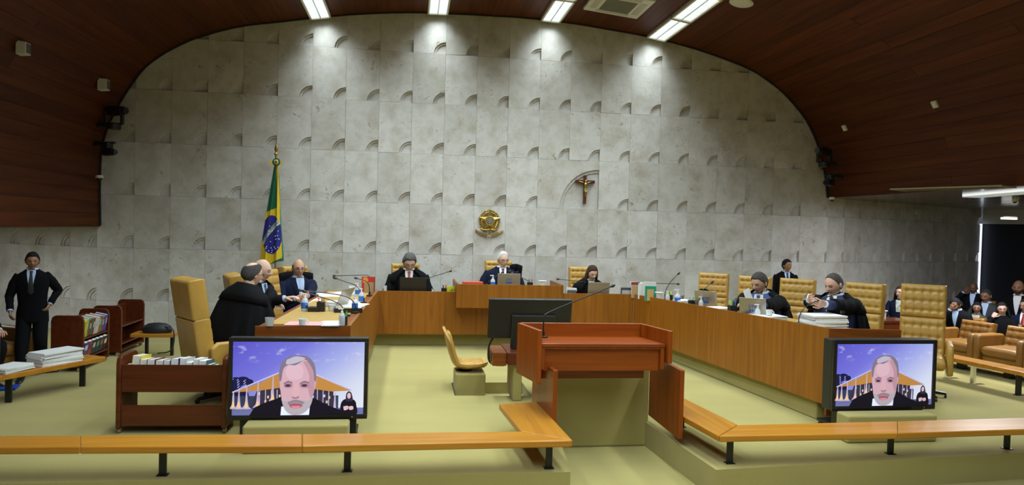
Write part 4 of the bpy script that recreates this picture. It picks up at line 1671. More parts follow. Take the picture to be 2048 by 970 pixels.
    if hair != 'bald':
        st = 'short' if hair in ('long', 'bob') else hair
        hr, _ = head_grid(off=hair_off(st, vol))
        h_ = MB()
        h_.loft([[HM @ p for p in r_] for r_ in hr])
        if hair in ('long', 'bob'):
            L = 0.27 if hair == 'long' else 0.14
            rg = []
            for i in range(9):
                k = i / 8
                z = 0.035 - (L + 0.035) * k
                rr = []
                for j in range(25):
                    th = R(-106 + 212 * j / 24)      # 0 = back of the head
                    wv = 1 + 0.03 * math.sin(j * 2.1 + i * 0.7)
                    ra = (0.090 + 0.022 * k) * wv
                    rr.append(Vector((math.sin(th) * ra * (0.98 + 0.12 * k), math.cos(th) * (0.112 + 0.01 * k) * wv - 0.004, z)))
                inner = [Vector((p.x * 0.80, p.y * 0.80, p.z)) for p in reversed(rr)]
                rg.append([HM @ p for p in rr + inner])
            h_.loft(rg)
        h_.build('hair', hm, root, smooth='all')
    if glasses:
        g = MB()
        for sx in (-1, 1):
            g.tube([HM @ Vector((sx * 0.031 + 0.021 * math.cos(2 * PI * k / 14), -0.103 + 0.006 * abs(math.cos(2 * PI * k / 14)) * (1 if math.cos(2 * PI * k / 14) * sx > 0 else 0), 0.0 + 0.015 * math.sin(2 * PI * k / 14))) for k in range(15)], 0.0020, 5)
            g.tube([HM @ Vector((sx * 0.052, -0.097, 0.005)), HM @ Vector((sx * 0.078, -0.05, 0.006)), HM @ Vector((sx * 0.080, 0.0, 0.004))], 0.0020, 5)
        g.tube([HM @ Vector((-0.011, -0.108, 0.004)), HM @ Vector((0.011, -0.108, 0.004))], 0.0020, 5)
        g.build('glasses', BLACK, root, smooth=True)
    # ---- clothes
    j = MB()
    lo = -0.14 if pose == 'stand' else -0.06
    hs = [lo] + [h for h, _, _ in RINGS if h > lo + 0.02 and h < 0.58] + [0.585, 0.600]
    j.loft([ring(h, 0.014 + (0.01 if h < 0.05 else 0), 0.014, 32) for h in hs])
    for sx in (-1, 1):
        S, E, T = SH[sx], EL[sx], WR[sx]
        pth = smooth_path([S - Vector((sx * 0.03, 0, -0.005)), S.lerp(E, 0.35), S.lerp(E, 0.75) , E, E.lerp(T, 0.30), E.lerp(T, 0.93)], 3)
        n = len(pth)
        big = 1.1 if robe else 1.0
        rr = []
        for i in range(n):
            k = i / (n - 1)
            base_ = 0.074 + (0.056 - 0.074) * min(1, k / 0.55) if k < 0.55 else 0.056 + (0.042 - 0.056) * (k - 0.55) / 0.45
            rr.append(base_ * (1 + (big - 1) * min(1, k * 2)) + 0.0025 * math.sin(i * 2.3))
        j.tube(pth, rr, 14)
    slc = robe or coat
    j.build('jacket', coat if not robe else (coat if gap > 0.1 and robe is not coat else robe), root, smooth='all')
    if cuff:
        for sx in (-1, 1):
            c = MB()
            E, T = EL[sx], WR[sx]
            c.tube([E.lerp(T, 0.90), E.lerp(T, 1.0)], [0.036, 0.034], 12)
            c.build('shirt_cuff', shirt or WHITE, root, smooth=True)
    if shirt is not None:
        s_ = MB()
        rows = []
        for i in range(9):
            k = i / 8
            h = 0.30 + (0.598 - 0.30) * k
            hw = (0.006 + 0.052 * k ** 0.85) * (1 if k < 0.88 else 0.86)
            rows.append([surf(h, hw * (-1 + 2 * q_ / 6), 0.004) for q_ in range(7)])
        s_.loft(rows, cap=False, closed=False)
        # collar
        col = []
        for i in range(2):
            rr = []
            for k in range(21):
                th = R(-150 + 300 * k / 20)
                c0 = cen(0.590 + 0.032 * i) + Z
                X, F = axes(0.58)
                rad = (0.080 - 0.014 * i, 0.082 - 0.014 * i)
                rr.append(c0 + X * (rad[0] * math.sin(th + PI)) - F * (rad[1] * math.cos(th)) * 1.0)
            col.append(rr)
        s_.loft(col, cap=False, closed=False)
        s_.build('shirt', shirt, root, smooth='all')
        for sx in (-1, 1):
            lp = MB()
            rows = []
            for i in range(9):
                k = i / 8
                h = 0.29 + (0.592 - 0.29) * k
                x0 = 0.004 + 0.056 * k ** 0.85
                wd = 0.012 + 0.052 * math.sin(min(1, k * 1.25) * PI * 0.5) * (1 if k < 0.82 else 1 - (k - 0.82) * 3)
                rows.append([surf(h, sx * x0, 0.008), surf(h, sx * (x0 + wd * 0.5), 0.011), surf(h, sx * (x0 + wd), 0.006)])
            lp.loft(rows, cap=False, closed=False)
            lp.build('lapel', coat, root, smooth='all')
    if tie is not None:
        t2 = MB()
        tw = [(0.592, 0.016), (0.575, 0.021), (0.555, 0.014), (0.45, 0.024), (0.36, 0.032), (0.30, 0.036), (0.27, 0.004)]
        t2.loft([[surf(h, -w_, 0.010), surf(h, 0, 0.015), surf(h, w_, 0.010)] for h, w_ in tw], cap=False, closed=False)
        t2.build('tie', tie, root, smooth='all')
    if pin:
        p_ = MB()
        c = surf(0.47, 0.085, 0.02)
        p_.ball(c, 0.008, 0.005, 0.008, 8)
        p_.build('lapel_pin', pin, root)
    if scarf:
        s2 = MB()
        rows = []
        for i in range(6):
            k = i / 5
            h = 0.36 + 0.22 * k
            rows.append([surf(h, (0.05 + 0.02 * k) * (-1 + 2 * q_ / 6), 0.006) for q_ in range(7)])
        s2.loft(rows, cap=False, closed=False)
        s2.build('blouse', scarf, root, smooth='all')
    if robe:
        r2 = MB()
        dims = [(0.606, 0.092, 0.090), (0.580, 0.125, 0.102), (0.540, 0.195, 0.118), (0.485, 0.245, 0.138), (0.38, 0.275, 0.160), (0.25, 0.300, 0.180), (0.10, 0.320, 0.195), (-0.06, 0.340, 0.210)]
        rg, rgi = [], []
        n = 61
        for h, w_, d_ in dims:
            c = cen(h) + Z
            X, F = axes(h)
            rr = []
            for k in range(n):
                th = gap + (2 * PI - 2 * gap) * k / (n - 1)
                fold = 1 + (0.045 * math.sin(11 * th + 2 * h) + 0.02 * math.sin(23 * th)) * smoothstep(0.52, 0.1, h)
                sn, co = math.sin(th), math.cos(th)
                rr.append(c + X * (w_ * wide * fold * math.copysign(abs(sn) ** 0.85, sn)) + F * (d_ * fold * math.copysign(abs(co) ** 0.85, co)))
            rg.append(rr + [p * 0.985 + c * 0.015 for p in reversed(rr)])
        r2.loft(rg)
        r2.build('robe', robe, root, smooth='all')
        # broad stitched collar of the robe
        cl = MB()
        rg = []
        for h, w_, d_ in [(0.614, 0.090, 0.088), (0.588, 0.118, 0.102), (0.548, 0.185, 0.120), (0.495, 0.238, 0.142), (0.43, 0.262, 0.156)]:
            c = cen(h) + Z
            X, F = axes(h)
            rr = []
            for k in range(41):
                th = gap + (2 * PI - 2 * gap) * k / 40
                sn, co = math.sin(th), math.cos(th)
                rr.append(c + X * ((w_ + 0.010) * wide * math.copysign(abs(sn) ** 0.85, sn)) + F * ((d_ + 0.010) * math.copysign(abs(co) ** 0.85, co)))
            rg.append(rr + [p * 0.97 + c * 0.03 for p in reversed(rr)])
        cl.loft(rg)
        cl.build('robe_collar', robe, root, smooth='all')
        # sleeves of the robe
        for sx in (-1, 1):
            sl = MB()
            S, E, T = SH[sx], EL[sx], WR[sx]
            pth = smooth_path([S, S.lerp(E, 0.5), E, E.lerp(T, 0.25), E.lerp(T, 0.5)], 3)
            sl.tube(pth, [0.080 - 0.008 * i / len(pth) + 0.004 * math.sin(i * 1.9) for i in range(len(pth))], 14)
            sl.build('robe_sleeve', robe, root, smooth='all')
    # ---- trousers and shoes
    tr_ = MB()
    for sx in (-1, 1):
        pth = smooth_path([HP[sx], HP[sx].lerp(KN[sx], 0.5), KN[sx], KN[sx].lerp(AN[sx], 0.5), AN[sx]], 3)
        tr_.tube(pth, [0.100 - 0.038 * i / (len(pth) - 1) for i in range(len(pth))], 12)
    tr_.build('trousers', trousers, root, smooth='all')
    for sx in (-1, 1):
        s3 = MB()
        A = AN[sx]
        fw = Vector((0, -1, 0))
        rg = []
        for l, w_, h_ in ((-0.07, 0.025, 0.05), (-0.05, 0.038, 0.085), (0.02, 0.043, 0.085), (0.10, 0.047, 0.055), (0.17, 0.040, 0.038), (0.20, 0.020, 0.022)):
            c = A + fw * l
            z0 = A.z - 0.09
            rg.append([Vector((c.x + w_ * math.cos(2 * PI * k / 10), c.y, z0 + h_ * 0.5 + h_ * 0.5 * math.sin(2 * PI * k / 10))) for k in range(10)])
        s3.loft(rg)
        s3.build('shoe', BLACK, root, smooth='all')
    PEOPLE.append((root, zs * K + floor, rz, group, label))
    return root


PEOPLE = []
PALE = (0.62, 0.40, 0.30)
TANNED = (0.50, 0.29, 0.19)
BROWN = (0.24, 0.115, 0.065)
DARKSK = (0.10, 0.045, 0.025)
GREYH = (0.16, 0.155, 0.15)
WHITEH = (0.55, 0.55, 0.53)
ORANGE = plain('orange_tie', (0.36, 0.10, 0.035), rough=0.6)
PURPLE = plain('purple_tie', (0.16, 0.015, 0.06), rough=0.6)
BLUETIE = plain('pale_blue_tie', (0.42, 0.52, 0.75), rough=0.6)
DBLUETIE = plain('dark_blue_tie', (0.05, 0.07, 0.14), rough=0.6)
REDTIE = plain('red_tie', (0.25, 0.012, 0.015), rough=0.6)
BLACKTIE = plain('black_tie', (0.012, 0.012, 0.014), rough=0.6)

# left arm of the bench
person('man in a black robe seen from behind at the left end of the bench', 505, 549, 7.55, 49, R(135), floor=0.08, lean=0.30, head=(R(-8), R(8), 0), robe=SATIN, gap=0.45,
       coat=SATIN, skin=PALE, hair='crown', haircol=(0.055, 0.052, 0.052), vol=0.013, glasses=True, wide=1.25, hands={-1: (-0.20, -0.42, 0.16), 1: (0.22, -0.40, 0.14)})
person('bald man in a dark robe half hidden behind the robed man', 524, 541, 8.55, 46, R(70), floor=0.06, lean=0.25, head=(R(12), R(10), 0), robe=SATIN, gap=1.0,
       coat=SATIN, shirt=LBLUE, tie=DBLUETIE, skin=PALE, hair='bald', haircol=GREYH, hands={-1: ('w', 571, 597, 8.15), 1: ('w', 556, 612, 8.2)}, curl=0.35, wide=1.1)
person('balding man in glasses and navy suit with clasped hands under the flag', 597, 537, 9.9, 38, R(28), floor=0.04, lean=0.02, head=(R(-6), R(4), 0), coat=NAVY,
       shirt=LBLUE, tie=BLUETIE, skin=TANNED, hair='sides', haircol=(0.07, 0.06, 0.055), glasses=True, hands={-1: ('w', 592, 597, 9.5), 1: ('w', 613, 594, 9.45)}, curl=0.9, palms={-1: (1, 0, -0.3), 1: (-1, 0, -0.3)}, wide=1.15, vol=0.006)
# centre
person('grey-haired man in a black robe and orange tie reading at the laptop', 819, 524, 12.0, 37, R(3), floor=0.0, lean=0.20, head=(R(4), R(30), 0), robe=SATIN, gap=0.62,
       coat=SATIN, shirt=WHITE, tie=ORANGE, skin=PALE, hair='short', haircol=(0.10, 0.098, 0.098), vol=0.018, glasses=True, wide=1.05, hands={-1: (-0.22, -0.34, 0.12), 1: (0.20, -0.34, 0.12)})
person('white-haired man with moustache, navy suit and purple tie at the raised desk', 1006, 519, 11.95, 33, R(2), floor=0.08, lean=0.08, head=(R(14), R(10), 0), coat=NAVY,
       shirt=WHITE, tie=PURPLE, skin=PALE, hair='receding', haircol=WHITEH, vol=0.007, moustache=(0.62, 0.60, 0.57), glasses=True, wide=1.2, pin=plain('red_pin', (0.5, 0.02, 0.03)), hands={-1: (-0.30, -0.30, 0.12), 1: (0.30, -0.30, 0.12)})
person('woman with long brown hair in black looking down at her desk', 1184, 546, 11.9, 31, R(0), floor=0.0, lean=0.28, head=(R(12), R(22), 0), coat=SATIN,
       shirt=WHITE, skin=(0.60, 0.37, 0.27), hair='long', haircol=(0.045, 0.024, 0.014), vol=0.013, wide=0.98, robe=SATIN, gap=0.55, cuff=False, hands={-1: (-0.26, -0.32, 0.10), 1: (0.22, -0.32, 0.10)})
# right arm
person('dark-haired man in blue suit and black robe reading a sheet of paper', 1519, 566, 9.55, 44, R(-50), floor=0.05, lean=0.22, head=(R(-14), R(20), 0), coat=BLUESUIT, robe=SATIN, gap=1.05,
       shirt=WHITE, tie=DBLUETIE, skin=TANNED, hair='short', haircol=(0.06, 0.05, 0.045), vol=0.011, wide=1.12, hands={-1: ('w', 1487, 610, 9.0), 1: ('w', 1506, 612, 8.9)}, pin=GOLD)
person('balding man in navy suit and black robe looking at his phone', 1668, 569, 8.45, 47, R(-62), floor=0.09, lean=0.06, head=(R(-12), R(20), 0), coat=plain('bright_navy_suit', (0.022, 0.032, 0.10), rough=0.75), robe=SATIN, gap=1.05,
       shirt=WHITE, tie=BLACKTIE, skin=(0.62, 0.36, 0.27), hair='receding', haircol=(0.075, 0.062, 0.055), vol=0.005, wide=1.12, hands={-1: ('w', 1612, 598, 7.95), 1: ('w', 1612, 606, 7.75)}, curl=0.8, palms={-1: (1, 0, 0.4), 1: (-1, 0, 0.4)})
person('guard in dark suit standing by the stone wall behind the right arm', 1574, 531, 12.9, 25, R(-12), pose='stand', head=(R(28), R(-2), 0), coat=BLACKSUIT, shirt=LBLUE, tie=BLACKTIE,
       skin=(0.32, 0.165, 0.095), hair='short', haircol=(0.012, 0.011, 0.011), vol=0.012)
# left guard, walking
person('man in black suit and black tie walking along the left wall', 65, 522, 8.35, 34, R(18), pose='stand', head=(R(8), R(6), 0), coat=BLACKSUIT, shirt=LBLUE, tie=BLACKTIE, K=0.87,
       skin=(0.30, 0.155, 0.09), hair='short', haircol=(0.012, 0.011, 0.011), vol=0.012, hands={-1: (-0.22, -0.22, 0.04), 1: (0.20, -0.02, 0.10)},
       legs={-1: ((-0.10, -0.14, 0.46), (-0.09, -0.20, 0.09)), 1: ((0.11, -0.10, 0.47), (0.08, 0.28, 0.15))}, wide=0.95)
# person at the very left edge: only the knee and shoe reach into the picture
person('seated person at the left edge, dark trousers and black shoe only', -60, 575, 7.9, 36, R(60), coat=BLACKSUIT, shirt=WHITE, tie=BLACKTIE, skin=TANNED, hair='short', K=0.95,
       legs={-1: ((-0.10, -0.44, 0.46), (-0.08, -0.52, 0.16)), 1: ((0.12, -0.42, 0.50), (0.10, -0.36, 0.09))})
# audience on the right
G = 'audience seated on the right'
person('woman in glasses and dark jacket sitting by the stone wall', 1801, 585, 12.4, 26, R(-48), lean=0.05, head=(R(-20), 0, 0), coat=NAVY, scarf=plain('patterned_blouse', (0.42, 0.44, 0.38), noise=0.6, nscale=25), skin=PALE, hair='bob', haircol=(0.04, 0.018, 0.012), glasses=True, group=G, cuff=False)
person('dark-haired man covering his face with one hand behind the empty chair', 1911, 609, 11.6, 27, R(-62), lean=0.25, head=(R(-10), R(35), 0), coat=BLACKSUIT, shirt=LBLUE, skin=BROWN, hair='short', haircol=(0.012, 0.011, 0.011), vol=0.013, hands={-1: (-0.02, -0.36, 0.60), 1: (0.1, -0.35, 0.2)}, curl=0.3, palms={-1: (0.2, 1, 0), 1: (0, 0, -1)}, group=G, beard=(0.02, 0.015, 0.012))
person('bald man resting his forehead on one hand in the back row', 1947, 576, 13.6, 23, R(-58), lean=0.12, head=(R(-5), R(12), 0), coat=BLACKSUIT, shirt=LBLUE, skin=DARKSK, hair='bald', hands={-1: (-0.12, -0.30, 0.62), 1: (0.15, -0.35, 0.2)}, palms={-1: (0.4, 1, 0), 1: (0, 0, -1)}, curl=0.3, group=G)
person('woman with long dark hair in an olive green jacket', 1954, 616, 12.6, 24, R(-55), lean=0.08, head=(R(10), R(5), 0), coat=plain('olive_jacket', (0.055, 0.06, 0.035), rough=0.8), scarf=plain('pale_top', (0.40, 0.38, 0.36)), skin=(0.36, 0.20, 0.14), hair='long', haircol=(0.014, 0.011, 0.010), glasses=True, group=G, cuff=False)
person('short-haired man in a dark grey suit behind the woman in green', 1972, 592, 13.2, 29, R(-60), lean=0.08, head=(R(-8), R(12), 0), coat=GREYSUIT, shirt=LBLUE, skin=BROWN, hair='short', haircol=(0.035, 0.033, 0.032), vol=0.006, group=G)
person('young woman with a dark bob in a black sweater, chin on her hand', 2004, 618, 11.9, 27, R(-50), lean=0.12, head=(R(12), R(4), R(-6)), coat=BLACKSUIT, skin=(0.50, 0.30, 0.23), hair='bob', haircol=(0.018, 0.013, 0.012), glasses=True, hands={-1: (-0.12, -0.18, 0.56), 1: (0.12, -0.40, 0.18)}, palms={-1: (0.3, 1, 0.2), 1: (0, 0, -1)}, curl=0.9, group=G, cuff=False)
person('bald man with a dark beard at the top right of the audience', 2037, 576, 13.3, 31, R(-55), lean=0.05, head=(R(-5), 0, 0), coat=BLACKSUIT, shirt=WHITE, skin=(0.30, 0.15, 0.09), hair='bald', beard=(0.012, 0.010, 0.010), group=G)
person('dark-haired man in navy suit and red tie at the right edge', 2052, 612, 12.2, 30, R(-70), lean=0.05, head=(R(-8), R(3), 0), coat=NAVY, shirt=WHITE, tie=REDTIE, skin=(0.34, 0.18, 0.11), hair='short', haircol=(0.014, 0.012, 0.012), glasses=True, group=G)

for root, pel, rz, g_, lab in PEOPLE:
    if g_:
        o = dup(ac, (root.location.x, root.location.y, pel - 0.36), rz)
        o.scale = (1.05, 1.05, 1.05)
        o['label'] = 'brown leather armchair under the ' + ' '.join(lab.split()[:9])

# ================================================================== BOOK CARTS AND BOOKS
def cart(label, L, loc, rz):
    """book trolley; long axis local x, open side faces -y"""
    t_ = thing('book_cart', label, 'book cart', loc, rz, 'wooden book carts')
    for sx in (-1, 1):
        m_ = MB()
        pr = [(-0.19, 0.05), (0.19, 0.05), (0.19, 0.64), (0.175, 0.69), (0.14, 0.71), (-0.14, 0.71), (-0.175, 0.69), (-0.19, 0.64)]
        x0 = sx * L / 2
        m_.prism(pr, x0 - 0.02, x0 + 0.02, axis='X')
        m_.build('end_panel', CARTW, t_, bevel=0.008, seg=3)
        for yy in (-0.14, 0.14):
            c = MB()
            c.tube([(x0 - 0.012, yy, 0.025), (x0 + 0.012, yy, 0.025)], 0.025, 12)
            c.build('castor', plain('castor_brass', (0.45, 0.36, 0.2), rough=0.4, metal=0.5), t_, smooth=True)
    hl = L / 2 - 0.02
    return t_, hl


def slab(t_, name, hl, pts, mat=None):
    m_ = MB()
    m_.prism(pts, -hl, hl, axis='X')
    return m_.build(name, mat or CARTW, t_, bevel=0.003)


def add_shelves(t_, hl, kind):
    if kind == 'trough':
        slab(t_, 'front_board', hl, [(-0.17, 0.38), (-0.15, 0.38), (-0.15, 0.63), (-0.17, 0.63)])
        slab(t_, 'shelf', hl, [(-0.15, 0.40), (0.16, 0.46), (0.16, 0.48), (-0.15, 0.42)])
        slab(t_, 'lower_board', hl, [(-0.17, 0.07), (-0.15, 0.07), (-0.15, 0.26), (-0.17, 0.26)])
        slab(t_, 'bottom_shelf', hl, [(-0.15, 0.08), (0.16, 0.08), (0.16, 0.10), (-0.15, 0.10)])
    else:
        slab(t_, 'back_board', hl, [(0.06, 0.12), (0.08, 0.12), (0.08, 0.66), (0.06, 0.66)])
        slab(t_, 'shelf', hl, [(-0.18, 0.40), (0.06, 0.35), (0.06, 0.37), (-0.18, 0.42)])
        slab(t_, 'shelf', hl, [(-0.18, 0.15), (0.06, 0.10), (0.06, 0.12), (-0.18, 0.17)])
        slab(t_, 'bottom_shelf', hl, [(-0.18, 0.06), (0.17, 0.06), (0.17, 0.08), (-0.18, 0.08)])


def colmat(c):
    return plain('cover_%02d_%02d_%02d' % tuple(int(v * 99) for v in c), c, rough=0.45)


def book(label, w, d, h, col, M, group, pages_up=False, mark=None):
    """standing book: spine towards -y, thickness w along x"""
    t_ = thing('book', label, 'book', group=group)
    t_.matrix_world = M
    m_ = MB()
    m_.box(-w / 2, -w / 2 + 0.003, 0, d, 0, h)
    m_.box(w / 2 - 0.003, w / 2, 0, d, 0, h)
    if pages_up:
        m_.box(-w / 2, w / 2, 0, d, 0, 0.003)
    else:
        m_.box(-w / 2, w / 2, 0, 0.003, 0, h)
    m_.build('cover', colmat(col), t_)
    p_ = MB()
    if pages_up:
        p_.box(-w / 2 + 0.0032, w / 2 - 0.0032, 0.004, d - 0.004, 0.0032, h - 0.004)
    else:
        p_.box(-w / 2 + 0.0032, w / 2 - 0.0032, 0.0032, d - 0.004, 0.004, h - 0.004)
    p_.build('pages', PAGES, t_)
    if mark:
        k = MB()
        k.box(-w * 0.32, w * 0.32, -0.0008, 0.0, h * 0.45, h * 0.78)
        k.build('spine_label', colmat(mark), t_)
    return t_


ordw = ['first', 'second', 'third', 'fourth', 'fifth', 'sixth', 'seventh', 'eighth', 'ninth', 'tenth', 'eleventh', 'twelfth', 'thirteenth', 'fourteenth']
cl_ = Vector((-3.24, -5.80, 0))
big, hl = cart('dark red-brown book cart full of white-edged books in the left foreground', 0.92, cl_, R(-2))
add_shelves(big, hl, 'trough')
widths = [0.035, 0.075, 0.066, 0.072, 0.072, 0.060, 0.072, 0.058, 0.056, 0.056, 0.070, 0.035, 0.035]
covs = [(0.5, 0.5, 0.48), (0.75, 0.60, 0.05), (0.25, 0.02, 0.03), (0.15, 0.03, 0.04), (0.30, 0.02, 0.02), (0.10, 0.12, 0.14), (0.10, 0.05, 0.30), (0.55, 0.55, 0.55), (0.60, 0.60, 0.58), (0.58, 0.58, 0.6), (0.10, 0.14, 0.20), (0.10, 0.25, 0.16), (0.35, 0.40, 0.36)]
x = -hl + 0.012
for i, (w_, c_) in enumerate(zip(widths, covs)):
    hh = 0.225 + random.uniform(-0.02, 0.02) + (0.05 if i == 1 else 0)
    if i in (0, 11, 12):
        hh = 0.19 - 0.012 * (i == 12)
    M_ = Matrix.Translation(cl_) @ Matrix.Rotation(R(-2), 4, 'Z') @ Matrix.Translation((x + w_ / 2, -0.128, 0.437)) @ Matrix.Rotation(R(-6), 4, 'X') @ Matrix.Rotation(R(4 if i < 2 else random.uniform(-1, 2)), 4, 'Y')
    cn = {1: 'yellow-covered', 2: 'dark red', 6: 'purple-covered', 11: 'thin green', 0: 'thin pale', 12: 'thin grey'}.get(i, 'white-edged')
    book('%s law book with pages up, %s from the left on the foreground cart' % (cn, ordw[i]), w_ - 0.002, 0.24 if i not in (0, 11, 12) else 0.2, hh, c_, M_, 'books on the foreground cart', pages_up=True)
    x += w_ + 0.0015
# two dark folders lying on the lower shelf
for k in range(2):
    m = MB(); m.box(-0.13, 0.13, -0.10, 0.10, 0, 0.015 + 0.01 * k)
    o = tag(m.build('folder', colmat((0.02, 0.02, 0.03)), bevel=0.002), 'dark folder lying on the foreground cart bottom shelf, %s one' % ('left' if k == 0 else 'right'), 'folder')
    o.location = cl_ + Vector((-0.2 + 0.42 * k, 0.02, 0.102))
c2, hl2 = cart('dark red-brown book cart with coloured books beside the walking guard', 0.74, (-5.36, -2.86, 0), R(90))
add_shelves(c2, hl2, 'display')
c3, hl3 = cart('empty brown book cart behind the cart of coloured books', 0.84, (-5.33, -1.72, 0), R(90))
add_shelves(c3, hl3, 'display')
BASE = Matrix.Translation((-5.36, -2.86, 0)) @ Matrix.Rotation(R(90), 4, 'Z')
up_cols = [((0.60, 0.60, 0.03), 'yellow'), ((0.62, 0.55, 0.05), 'mustard'), ((0.10, 0.20, 0.08), 'green'), ((0.30, 0.03, 0.03), 'red'), ((0.06, 0.20, 0.10), 'dark green'), ((0.35, 0.04, 0.04), 'crimson'), ((0.60, 0.60, 0.60), 'white'), ((0.68, 0.68, 0.66), 'pale white'), ((0.62, 0.62, 0.58), 'cream'), ((0.55, 0.15, 0.04), 'orange'), ((0.08, 0.30, 0.16), 'emerald'), ((0.45, 0.05, 0.05), 'scarlet'), ((0.12, 0.08, 0.42), 'violet'), ((0.08, 0.10, 0.45), 'blue')]
x = -hl2 + 0.012
for i, (c_, nm) in enumerate(up_cols):
    w_ = 0.044
    M_ = BASE @ Matrix.Translation((x + w_ / 2, -0.165, 0.425)) @ Matrix.Rotation(R(12), 4, 'X') @ Matrix.Rotation(R(-8), 4, 'Y')
    book('%s book on the upper cart shelf, %s from the near end' % (nm, ordw[i]), w_ - 0.004, 0.15, 0.225 + random.uniform(-0.01, 0.015), c_, M_, 'books on the coloured cart', mark=(0.6, 0.6, 0.6) if i % 2 else None)
    x += w_ + 0.0025
for i, (c_, nm, mk) in enumerate([((0.05, 0.06, 0.30), 'navy blue', (0.6, 0.6, 0.65)), ((0.35, 0.04, 0.05), 'dark red', (0.05, 0.05, 0.06)), ((0.03, 0.03, 0.035), 'black', (0.5, 0.5, 0.5)), ((0.02, 0.05, 0.05), 'black green', (0.1, 0.35, 0.2)), ((0.04, 0.04, 0.045), 'charcoal', (0.55, 0.08, 0.05)), ((0.02, 0.02, 0.03), 'jet black', (0.6, 0.6, 0.62))]):
    M_ = BASE @ Matrix.Translation((-hl2 + 0.06 + i * 0.112, -0.165, 0.175)) @ Matrix.Rotation(R(12), 4, 'X') @ Matrix.Rotation(R(-4), 4, 'Y')
    book('%s book facing out on the lower cart shelf, %s from the near end' % (nm, ordw[i]), 0.105, 0.05, 0.19, c_, M_, 'books on the coloured cart', mark=mk)

# ================================================================== LEFT EDGE: low rail, papers, bag
t = thing('low_rail', 'low wooden rail at the left edge carrying stacks of paper', 'rail')
A0, A1 = on_z(-330, 812, 0.33), on_z(212, 713, 0.33)
d = (A1 - A0).normalized(); nn = Vector((-d.y, d.x, 0)) * 0.30
for k in range(2):
    a, b2 = A0.lerp(A1, k / 2 + 0.001), A0.lerp(A1, (k + 1) / 2 - 0.001)
    m = MB(); m.prism([(a.x, a.y), (b2.x, b2.y), (b2.x + nn.x, b2.y + nn.y), (a.x + nn.x, a.y + nn.y)], 0.275, 0.33)
    m.build('rail_board', RAILY, t, bevel=0.008)
for k in (0.2, 0.6, 0.93):
    a = A0.lerp(A1, k) + nn * 0.5
    m = MB(); m.box(a.x - 0.03, a.x + 0.03, a.y - 0.015, a.y + 0.015, 0.0, 0.276)
    m.build('post', BLACKM, t, bevel=0.003)


def paper_stack(label, loc, rz, n, w=0.21, l=0.30, h=0.006, jit=0.012, name='paper_stack', coltop=None):
    t_ = thing(name, label, 'papers', loc, rz)
    z = 0
    for k in range(n):
        m_ = MB()
        hh = h * random.uniform(0.6, 1.3)
        ja, jx, jy = random.uniform(-0.06, 0.06), random.uniform(-jit, jit), random.uniform(-jit, jit)
        m_.box(-w / 2, w / 2, -l / 2, l / 2, z, z + hh, M=Matrix.Translation((jx, jy, 0)) @ Matrix.Rotation(ja, 4, 'Z'))
        m_.build('sheaf', PAPER if not (coltop and k == n - 1) else coltop, t_)
        z += hh + 0.0005
    return t_


p = A0.lerp(A1, 0.80) + nn * 0.5
paper_stack('thick stack of bound papers on the left edge rail', (p.x, p.y, 0.331), math.atan2(d.y, d.x), 10, 0.46, 0.26, 0.013)
p = A0.lerp(A1, 0.60) + nn * 0.45
paper_stack('lower stack of loose papers on the left edge rail, cut by the frame', (p.x, p.y, 0.331), math.atan2(d.y, d.x) + 0.2, 6, 0.34, 0.24, 0.010)
p = on_z(8, 778, 0.0)
m = MB(); m.box(-0.17, 0.13, -0.11, 0.11, 0, 0.028)
o = tag(m.build('folder', colmat((0.01, 0.08, 0.50)), bevel=0.004), 'bright blue folder on the carpet at the left edge', 'folder'); o.location = p; o.rotation_euler[2] = 0.25
p = on_z(85, 744, 0.0)
m = MB()
rg = []
for k in range(7):
    s_ = 0.16 * math.sin(PI * (0.12 + 0.8 * k / 6))
    rg.append([(-0.18 + 0.06 * k, s_ * math.cos(2 * PI * q / 12) * 0.7, 0.022 + 0.022 * math.sin(2 * PI * q / 12)) for q in range(12)])
m.loft(rg)
o = tag(m.build('document_pouch', plain('dark_pouch', (0.05, 0.045, 0.045), rough=0.2), smooth=True), 'flat dark plastic pouch on the carpet beside the coloured book cart', 'pouch'); o.location = p
# armchair of the person at the edge
hb = dup(ac, (0, 0, 0), R(60), 'brown leather armchair at the left edge under the seated person')
q_ = at_t(5, 668, 8.3); hb.location = (q_.x - 0.12, q_.y, 0)
m = MB(); m.lathe([(0.05, 0), (0.05, 0.62), (0.045, 0.64)], 20)
q_ = at_t(-10, 640, 7.6)
o = tag(m.build('metal_bin', CHROME, smooth=True), 'slim chrome bin at the far left edge', 'bin'); o.location = (q_.x, q_.y, 0)
# small bench with a bag by the wall
t = thing('small_bench', 'small wooden bench with black legs by the stone wall', 'bench', (0, 0, 0))
q0 = on_z(283, 668, 0.33); q1 = on_z(318, 662, 0.33)
bx, by = q0.x, q0.y
m = MB(); m.box(-0.15, 0.42, 0, 0.30, 0.28, 0.33); m.build('seat_board', RAILW, t, bevel=0.006)
for sx in (0.0, 0.34):
    m = MB(); m.box(sx, sx + 0.04, 0.13, 0.17, 0, 0.28); m.build('leg', BLACKM, t)
t.location = (bx, by, 0)
t = thing('shoulder_bag', 'black shoulder bag with hanging strap on the small bench', 'bag', (bx + 0.16, by + 0.14, 0.331))
m = MB()
m.loft([[(0.20 * w_ * math.cos(2 * PI * k / 16), 0.11 * w_ * math.sin(2 * PI * k / 16), z) for k in range(16)] for z, w_ in ((0, 0.95), (0.04, 1.05), (0.09, 0.95), (0.13, 0.6), (0.14, 0.2))])
m.build('bag_body', plain('bag_nylon', (0.013, 0.013, 0.015), rough=0.55), t, smooth=True)
